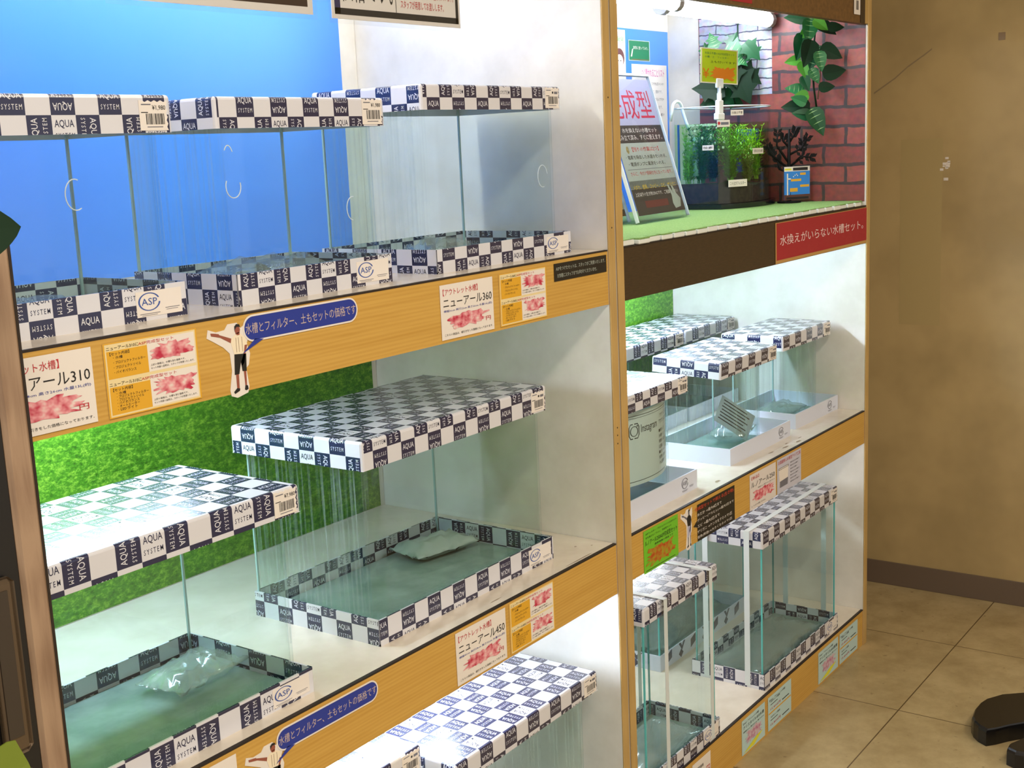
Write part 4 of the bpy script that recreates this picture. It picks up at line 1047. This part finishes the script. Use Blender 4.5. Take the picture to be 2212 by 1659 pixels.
# water plants inside
def water_plant(label, cx, cy, h, n, m, seed, spread=.03, lw=.004, z=.062):
    rnd = random.Random(seed); mb = MB()
    for k in range(n):
        a = rnd.uniform(0, 2 * PI); hh = h * rnd.uniform(.5, 1); s = rnd.uniform(.2, 1) * spread; p = Vector((cx + rnd.uniform(-.008, .008), cy + rnd.uniform(-.008, .008), z)); st = 9
        wd = Vector((-math.sin(a), math.cos(a), 0))
        P = [p + Vector((math.cos(a) * s * t * t, math.sin(a) * s * t * t, hh * t)) + Vector((rnd.gauss(0, .0015), rnd.gauss(0, .0015), 0)) for t in [i / st for i in range(st + 1)]]
        for q, q2 in zip(P, P[1:]): mb.poly([q - wd * .0008, q + wd * .0008, q2 + wd * .0007, q2 - wd * .0007], m)
        for i in range(1, st + 1):
            q = P[i]; b0 = rnd.uniform(0, PI)
            for g in range(5):
                an = b0 + g * 2 * PI / 5; d_ = Vector((math.cos(an), math.sin(an), rnd.uniform(.2, .9))).normalized(); sd = d_.cross(Vector((0, 0, 1))).normalized(); ln = lw * rnd.uniform(1.6, 3.2)
                mb.poly([q, q + d_ * ln * .5 + sd * lw * .35, q + d_ * ln, q + d_ * ln * .5 - sd * lw * .35], m)
    vs = mb.v; lim = []
    for (x, y, zz) in vs:     # keep the leaves inside the glass
        x = min(max(x, .012), w - .012); f_ = abs(x - w / 2) / (w / 2); y = min(max(y, .047 * f_ * f_ + .012), d - .020); lim.append((x, y, min(zz, .204)))
    mb.v = lim
    o = mb.build('water_plant', loc=(AX, AY, AZ)); tag(o, label, 'water plant', 'water plants in the aquarium')
WPM = [mat('water_plant_bright', (176, 226, 50), .5), mat('water_plant_mid', (112, 178, 44), .5), mat('water_plant_dark', (44, 116, 44), .5), mat('water_plant_olive', (140, 150, 64), .5)]
water_plant('bright lime feathery water plant at the right near the water surface', .225, .075, .140, 26, WPM[0], 1, .04, .0055)
water_plant('mid-green bushy water plant in the centre of the aquarium', .12, .07, .138, 36, WPM[1], 2, .06, .006)
water_plant('dark green water plant at the left side of the aquarium', .040, .11, .138, 34, WPM[2], 3, .04, .006)
water_plant('green leafy water plant in the back left corner of the aquarium', .022, .135, .140, 22, WPM[1], 7, .03, .006)
water_plant('lime leafy water plant at the right end of the bowed front', .262, .07, .135, 20, WPM[0], 8, .03, .0055)
water_plant('olive stemmed water plant low in front of the centre bush', .165, .045, .085, 20, WPM[3], 4, .03, .0045)
water_plant('green leafy water plant at the back right of the aquarium', .225, .12, .138, 30, WPM[1], 5, .055, .006)
water_plant('dark green leafy water plant behind the centre bush', .13, .125, .140, 36, WPM[2], 6, .06, .006)
# clip price tag on the rim
tg = thing('clip_price_tag', 'yellow-green price tag in a white clip standing on the aquarium rim', 'price tag', (.905, .232, AZ + .246))
WCLIP = mat('clip_white_plastic', (236, 242, 246), .3)
mb = MB(); mb.box(-.010, .010, -.006, .006, -.028, .012, WCLIP, .002); mb.box(-.014, .014, -.007, .007, -.034, -.018, WCLIP, .002); mb.build('clamp', tg)
mb = MB(); mb.tube([(0, 0, .011), (0, 0, .028)], .006, WCLIP, 10); mb.tube([(0, 0, .027), (0, 0, .044)], .0045, WCLIP, 10); mb.box(-.014, .014, -.003, .003, .040, .062, WCLIP, .0015); mb.build('swivel_neck', tg)
mb = MB(); mb.box(-.075, .075, -.0005, .0005, .050, .130, mat('tag_yellow_green', (180, 206, 30), .4)); tp = mb.build('tag_sheet', tg)
P = Pr().frame(0, 0, 1, 1, .03, PAPER, 1).text('水換え不要のASP完成型セット', .1, .82, .9, .89, BOARDG, res=1).text('水槽・土・フィルター', .1, .72, .75, .78, BOARDG, res=1).text('土も付いてます!', .25, .58, .95, .65, INK, res=1)
P.text('¥', .05, .15, .22, .42, mat('ink_orange', (226, 110, 20), .5), res=2).blob(.22, .08, .96, .5, mat('smeared_orange_price', (222, 130, 24), .5), seed=3)
mb = MB(); P.put(mb, (-.075, -.0006, .05), (.15, 0, 0), (0, 0, .08)); mb.build('lettering', tp)
tg.rotation_euler = (0, .03, -.15)
# leaves
def leaf_mesh(pts, m, cup=.15, m2=None):
    """pts: half outline from base to tip (x along, y half width) in unit size"""
    mb = MB(); n = len(pts)
    mid = [(p[0], 0, -cup * .3 * p[0] * p[0]) for p in pts]
    L = [(p[0], p[1], cup * p[1] - cup * .3 * p[0] * p[0]) for p in pts]; R = [(p[0], -p[1], cup * p[1] - cup * .3 * p[0] * p[0]) for p in pts]
    for side_, k in ((L, 0), (R, 1)):
        for i in range(n - 1):
            q = [mid[i], mid[i + 1], side_[i + 1], side_[i]]
            mb.poly(q if k == 0 else q[::-1], m)
    t = .012
    for side_, k in ((L, 0), (R, 1)):
        for i in range(n - 1):
            q = [(a[0], a[1], a[2] - t) for a in (mid[i], mid[i + 1], side_[i + 1], side_[i])]
            mb.poly(q[::-1] if k == 0 else q, m)
            if m2 and 0 < i < n - 2:
                a, b_ = mid[i], side_[i]
                mb.poly([(a[0] + .02, a[1], a[2] + .008), (a[0] + .05, a[1], a[2] + .008), (b_[0] + .05, b_[1] * .7, a[2] + (b_[2] - a[2]) * .7 + .012)], m2)
    return mb
HEART = [(0, 0), (-.06, .14), (.04, .30), (.22, .36), (.45, .32), (.68, .22), (.86, .10), (1, 0)]
IVYL = [(0, 0), (-.10, .22), (.05, .30), (.10, .55), (.30, .34), (.45, .30), (.56, .46), (.66, .22), (.84, .10), (1, 0)]
PLG = [mat('leaf_deep_green', (18, 72, 40), .35, .4), mat('leaf_mid_green', (30, 98, 52), .35, .4), mat('leaf_light_green', (70, 136, 40), .4, .4), mat('leaf_dark', (12, 42, 22), .5, .2)]
VEIN = mat('leaf_cream_vein', (140, 180, 120), .4)
def place_leaf(parent, shape, m, size, pos, direc, nrm, m2=None, cup=.2):
    x = Vector(direc).normalized(); nz = Vector(nrm); nz = (nz - x * nz.dot(x)).normalized(); y = nz.cross(x)
    o = leaf_mesh(shape, m, cup, m2).build('leaf', parent)
    o.matrix_local = Matrix(((x.x * size, y.x * size, nz.x * size, pos[0]), (x.y * size, y.y * size, nz.y * size, pos[1]), (x.z * size, y.z * size, nz.z * size, pos[2]), (0, 0, 0, 1)))
    return o
ivy = thing('hanging_ivy', 'green artificial ivy with pointed leaves behind the yellow-green tag', 'artificial plant', (1.235, .33, 1.60))
mb = MB(); mb.tube([(0.012, 0, .09), (0, .01, .04), (-.02, .0, -.03), (-.03, .02, -.10), (-.04, 0, -.16)], .0022, PLG[3], 6); mb.build('stem', ivy, smooth=True)
V_ = Vector((-.79, -.58, .15))
rnd = random.Random(12)
IV = ((1.205,0.39,1.586,-0.027,0.036,-0.005,1),(1.193,0.384,1.587,-0.002,0.012,0.031,1),(1.181,0.341,1.582,0.028,-0.05,-0.034,1),(1.205,0.347,1.587,0.014,-0.009,0.03,0),(1.193,0.297,1.588,0.014,-0.033,-0.042,0),(1.181,0.326,1.564,0.016,-0.032,-0.03,1),(1.205,0.318,1.527,0.025,-0.047,-0.04,3),(1.193,0.326,1.516,0.008,-0.037,-0.079,3),(1.181,0.36,1.477,-0.045,0.065,0.008,3),(1.205,0.372,1.468,0.029,-0.049,-0.03,0),(1.193,0.373,1.458,-0.034,0.041,-0.017,0),(1.181,0.339,1.557,-0.002,-0.022,-0.077,3))
for (bx, by, bz, dx, dy, dz, mi) in IV:
    dr = Vector((dx, dy, dz))
    place_leaf(ivy, IVYL, PLG[mi], max(.042, dr.length), (bx - 1.235, by - .33, bz - 1.60), dr, V_ + Vector((rnd.uniform(-.2, .2), rnd.uniform(-.2, .2), rnd.uniform(-.1, .4))), VEIN if mi == 1 else None, .12)
po = thing('hanging_vine', 'variegated heart-leaf artificial vine hanging down over the red brick print', 'artificial plant', (1.222, .13, 1.66))
mb = MB(); mb.tube([(.015, .0, .03), (.005, -.005, -.05), (0, .0, -.12), (-.005, -.005, -.19), (0, -.012, -.25)], .0025, PLG[3], 6); mb.build('stem', po, smooth=True)
mb = MB(); mb.tube([(.005, -.01, -.10), (.0, -.02, -.16), (.004, -.012, -.22)], .0014, mat('stem_brown', (96, 84, 58), .6), 5); mb.build('stem', po, smooth=True)
PO = ((1.205,0.127,1.616,-0.022,0.021,-0.026,2),(1.193,0.124,1.633,-0.013,-0.0,-0.056,1),(1.181,0.108,1.63,0.014,-0.028,-0.025,2),(1.205,0.111,1.624,0.023,-0.04,-0.027,3),(1.193,0.141,1.597,-0.02,0.009,-0.058,0),(1.181,0.117,1.579,-0.02,0.009,-0.059,3),(1.205,0.11,1.568,-0.02,0.011,-0.053,0),(1.193,0.094,1.562,0.025,-0.042,-0.025,3),(1.181,0.098,1.552,-0.003,-0.011,-0.045,1),(1.205,0.156,1.538,-0.02,0.026,-0.003,2),(1.193,0.146,1.532,-0.0,-0.012,-0.039,2),(1.181,0.117,1.512,0.003,-0.011,-0.021,1),(1.205,0.093,1.5,0.033,-0.043,0.008,3),(1.193,0.143,1.497,0.002,-0.012,-0.029,0),(1.181,0.095,1.466,0.022,-0.029,0.003,3),(1.205,0.148,1.463,-0.025,0.036,0.009,1),(1.193,0.131,1.451,-0.024,0.031,-0.006,2),(1.181,0.132,1.432,-0.015,0.024,0.013,1),(1.205,0.134,1.421,-0.038,0.053,0.005,3),(1.193,0.125,1.4,-0.024,0.036,0.009,0),(1.181,0.117,1.413,0.008,-0.03,-0.06,0),(1.205,0.142,1.635,-0.028,0.042,0.009,0),(1.193,0.077,1.609,0.022,-0.029,0.001,3))
for (bx, by, bz, dx, dy, dz, mi) in PO:
    dr = Vector((dx, dy, dz))
    place_leaf(po, HEART, PLG[mi], max(.040, dr.length * 1.05), (bx - 1.222, by - .13, bz - 1.66), dr, V_ + Vector((rnd.uniform(-.25, .25), rnd.uniform(-.25, .25), rnd.uniform(-.1, .4))), VEIN if mi in (0, 1) and rnd.random() < .6 else None, .25)
# black metal tree
tr_ = thing('metal_tree', 'black metal tree ornament with leafy branches behind the small info card', 'ornament', (1.185, .178, AZ), (0, 0, math.atan2(-.89, .45)))
BLKM = mat('black_metal', (10, 9, 9), .6, .2)
mb = MB(); mb.prism([(.03 * math.cos(a), .03 * math.sin(a)) for a in np.linspace(0, 2 * PI, 17)[:-1]], 0, .004, BLKM); mb.build('base', tr_)
mb = MB(); mb.tube([(0, 0, .004), (0, 0, .11), (.001, 0, .185)], .0058, BLKM, 8, .003); mb.build('trunk', tr_, smooth=True)
BRS = [((0, .085), (-.035, .115), (-.055, .150)), ((0, .10), (-.03, .145), (-.028, .175)), ((0, .09), (.035, .115), (.056, .112)), ((0, .12), (.03, .135), (.045, .160)), ((0, .075), (-.022, .085), (-.03, .11)), ((.018, .104), (.035, .12), (.034, .15)), ((-.018, .10), (-.045, .125), (-.048, .135)), ((0, .15), (.012, .168), (.016, .18)), ((0, .14), (-.014, .155), (-.012, .165))]
lv = MB()
for br in BRS:
    mb = MB(); mb.tube([(p[0], 0, p[1]) for p in br], .0032, BLKM, 6, .002); b_ = mb.build('branch', tr_, smooth=True)
    mb = MB()
    for t in (.35, .6, .85, 1.0):
        k = min(1, int(t * 2)); f_ = t * 2 - k; f_ = min(f_, 1)
        p = Vector(br[k]) * (1 - f_) + Vector(br[min(k + 1, 2)]) * f_; dd = (Vector(br[2]) - Vector(br[1])).normalized()
        for sg in (-1, 1):
            an = math.atan2(dd.y, dd.x) + sg * .7; ax = Vector((math.cos(an), math.sin(an))); sd = Vector((-ax.y, ax.x))
            q = [p, p + ax * .009 + sd * .0044, p + ax * .017, p + ax * .009 - sd * .0044]
            mb.prism([(c.x, c.y) for c in q], -.0006, .0006, BLKM, axis='y')
    mb.build('metal_leaves', b_)
# info card on stand
ic = thing('info_card_stand', 'small blue info card in a clear stand in front of the metal tree', 'info card', (1.165, .185, AZ + .0005), (0, 0, -.585))
wc = .082
mb = MB(); mb.box(0, wc, .0008, .0022, .002, .092, ACRY); mb.box(0, wc, -.004, .035, 0, .002, ACRY); h_ = mb.build('acrylic_holder', ic); 
mb = MB(); mb.box(.003, wc - .003, 0, .0006, .006, .090, mat('info_blue', (40, 128, 214), .4)); s_ = mb.build('printed_sheet', ic)
P = Pr().rect(0, .86, 1, 1, PAPER).rect(.34, .88, .92, .97, INK, 2).rect(0, 0, 1, .16, mat('info_soil', (90, 50, 40), .5)).rect(0.08, .02, .95, .09, INK, 2).rect(.02, .9, .28, .95, YELLOWP, 2)
for (a, b_, c, d_) in ((.62, .74, .84, .81), (.26, .56, .66, .63), (.62, .38, .97, .45), (.22, .25, .52, .36)): P.rect(a, b_, c, d_, ORANGE, 2)
P.rect(.10, .15, .15, .80, PAPER, 2).rect(.10, .62, .26, .655, PAPER, 2)
for q in ((.36, .70), (.42, .74), (.48, .77), (.52, .73)): P.ell(q[0], q[1], .02, .02, PAPER, 2, 6)
mb = MB(); P.put(mb, (.003, -.0001, .006), (wc - .006, 0, 0), (0, 0, .084)); mb.build('lettering', s_)

# ================================================================== neighbouring cabinet at the left edge
nc = thing('sliding_door_cabinet', 'black-framed sliding glass cabinet with beige wood-look stile at the left edge', 'cabinet', (-1.172, -.06, 0))
BEIGE = mat('beige_wood_stile', (150, 122, 98), .45); wood_nodes(BEIGE, (128, 100, 78), (166, 138, 112), (22, 22, 1.5))
BLKF = mat('black_frame', (22, 19, 17), .4); BRZ = mat('bronze_handle', (104, 88, 70), .3, metal=.6)
mb = MB(); mb.box(-.028, 0, 0, .055, 0, 1.298, BEIGE, .004); mb.build('beige_stile', nc)
mb = MB(); mb.box(-.0005, .0025, .003, .05, 0, 1.295, EDGE); mb.build('dark_edge_strip', nc)  # thin dark strip down the right edge of the beige stile
dr = MB(); dr.box(-.078, -.028, .004, .04, 0, 1.296, BLKF, .001); d_ = dr.build('door_stile', nc)
mb = MB(); mb.box(-.068, -.038, -.004, .004, .79, .97, BRZ, .006); hd_ = mb.build('handle', d_)
mb = MB(); mb.box(-.064, -.048, -.0052, -.0035, .81, .958, mat('handle_recess', (58, 48, 38), .4)); mb.build('recess', hd_)
mb = MB(); mb.box(-.50, -.078, .014, .020, 0.06, 1.25, ACRY); mb.build('door_glass', nc)
mb = MB(); mb.box(-.50, -.078, .004, .04, 1.25, 1.296, BLKF); mb.box(-.50, -.078, .004, .04, 0, .06, BLKF); mb.build('door_rail', nc)
mb = MB(); mb.box(-.60, -.03, .35, .37, 0, 1.29, BLKF); mb.box(-.60, -.03, .055, .37, 1.27, 1.296, BLKF); mb.box(-.60, -.03, .055, .37, 0, .02, BLKF); mb.box(-.60, -.585, .0, .37, 0, 1.296, BLKF); mb.build('body', nc)
# plant leaves reaching in at the left edge
LONG = [(t / 14, .27 * math.sin(PI * (t / 14) ** .85) ** .8 if t < 14 else 0) for t in range(15)]
lp = thing('plant_sprig', 'dark green pointed leaf reaching in over the cabinet top at the left edge', 'plant', (-1.33, -.165, 1.296))
mb = MB(); mb.tube([(-.03, .02, .0), (-.01, .01, .006), (.02, .005, .010)], .0025, PLG[3], 6); mb.build('stem', lp, smooth=True)
place_leaf(lp, LONG, PLG[3], .115, (.0, .003, .009), (1, .08, 0), (-.1, -1, .35), None, .1)
lp2 = thing('plant_sprig', 'yellow-green broad leaf at the bottom left picture corner before the black door', 'plant', (-1.40, -.20, .78))
mb = MB(); mb.tube([(-.02, 0, 0), (0, 0, .03), (.02, 0, .05)], .003, PLG[1], 6); mb.build('stem', lp2, smooth=True)
place_leaf(lp2, [(0, .05), (.25, .26), (.55, .34), (.8, .32), (.93, .30), (1, .26), (1.02, 0)], mat('leaf_olive', (112, 128, 36), .6), .10, (.0, -.01, .045), (1, .05, .3), (0, -1, .05), None, .05)

# ================================================================== black pedestal foot on the floor
st = thing('stool_base', 'black pedestal stool base with rounded feet on the beige tile floor', 'stool', (.984, -.624, 0))
def foot(pts, z0, z1):
    c = np.array(pts) - np.array((.984, -.624)); n = len(c); cen = c.mean(0)
    mb = MB(); ins = cen + (c - cen) * .95
    vs = [(*p, z0) for p in c] + [(*p, z1 - .008) for p in c] + [(*(p * .985 + cen * .015), z1 - .003) for p in c] + [(*p, z1) for p in ins]
    fs = [(k * n + i, k * n + (i + 1) % n, (k + 1) * n + (i + 1) % n, (k + 1) * n + i) for k in range(3) for i in range(n)]
    fs += [tuple(reversed(range(n))), tuple(range(3 * n, 4 * n))]
    mb.mesh(vs, fs, mat('black_gloss_base', (15, 13, 13), .25)); return mb.build('foot', st)
f1 = [(0.832, -0.436), (0.845, -.415), (.862, -.400), (0.882, -0.390), (0.926, -0.384), (.965, -.385), (0.993, -0.391), (1.037, -0.416), (1.072, -0.457), (1.085, -.50), (1.09, -0.56), (1.05, -.60), (0.97, -0.60), (.935, -.545), (0.910, -0.497), (0.880, -0.472), (0.850, -0.452)]
f2 = [(0.769, -0.496), (0.79, -.495), (0.837, -0.515), (0.931, -0.57), (.99, -.60), (.98, -.66), (.90, -.66), (0.80, -0.611), (0.766, -0.545), (.760, -.515)]
foot(f1[::-1], 0, .04); foot(f2[::-1], 0, .04)
mb = MB(); mb.prism([(.075 * math.cos(a) + .01, .075 * math.sin(a) - .02) for a in np.linspace(0, 2 * PI, 25)[:-1]], 0, .045, MATS['black_gloss_base']); mb.build('hub', st)
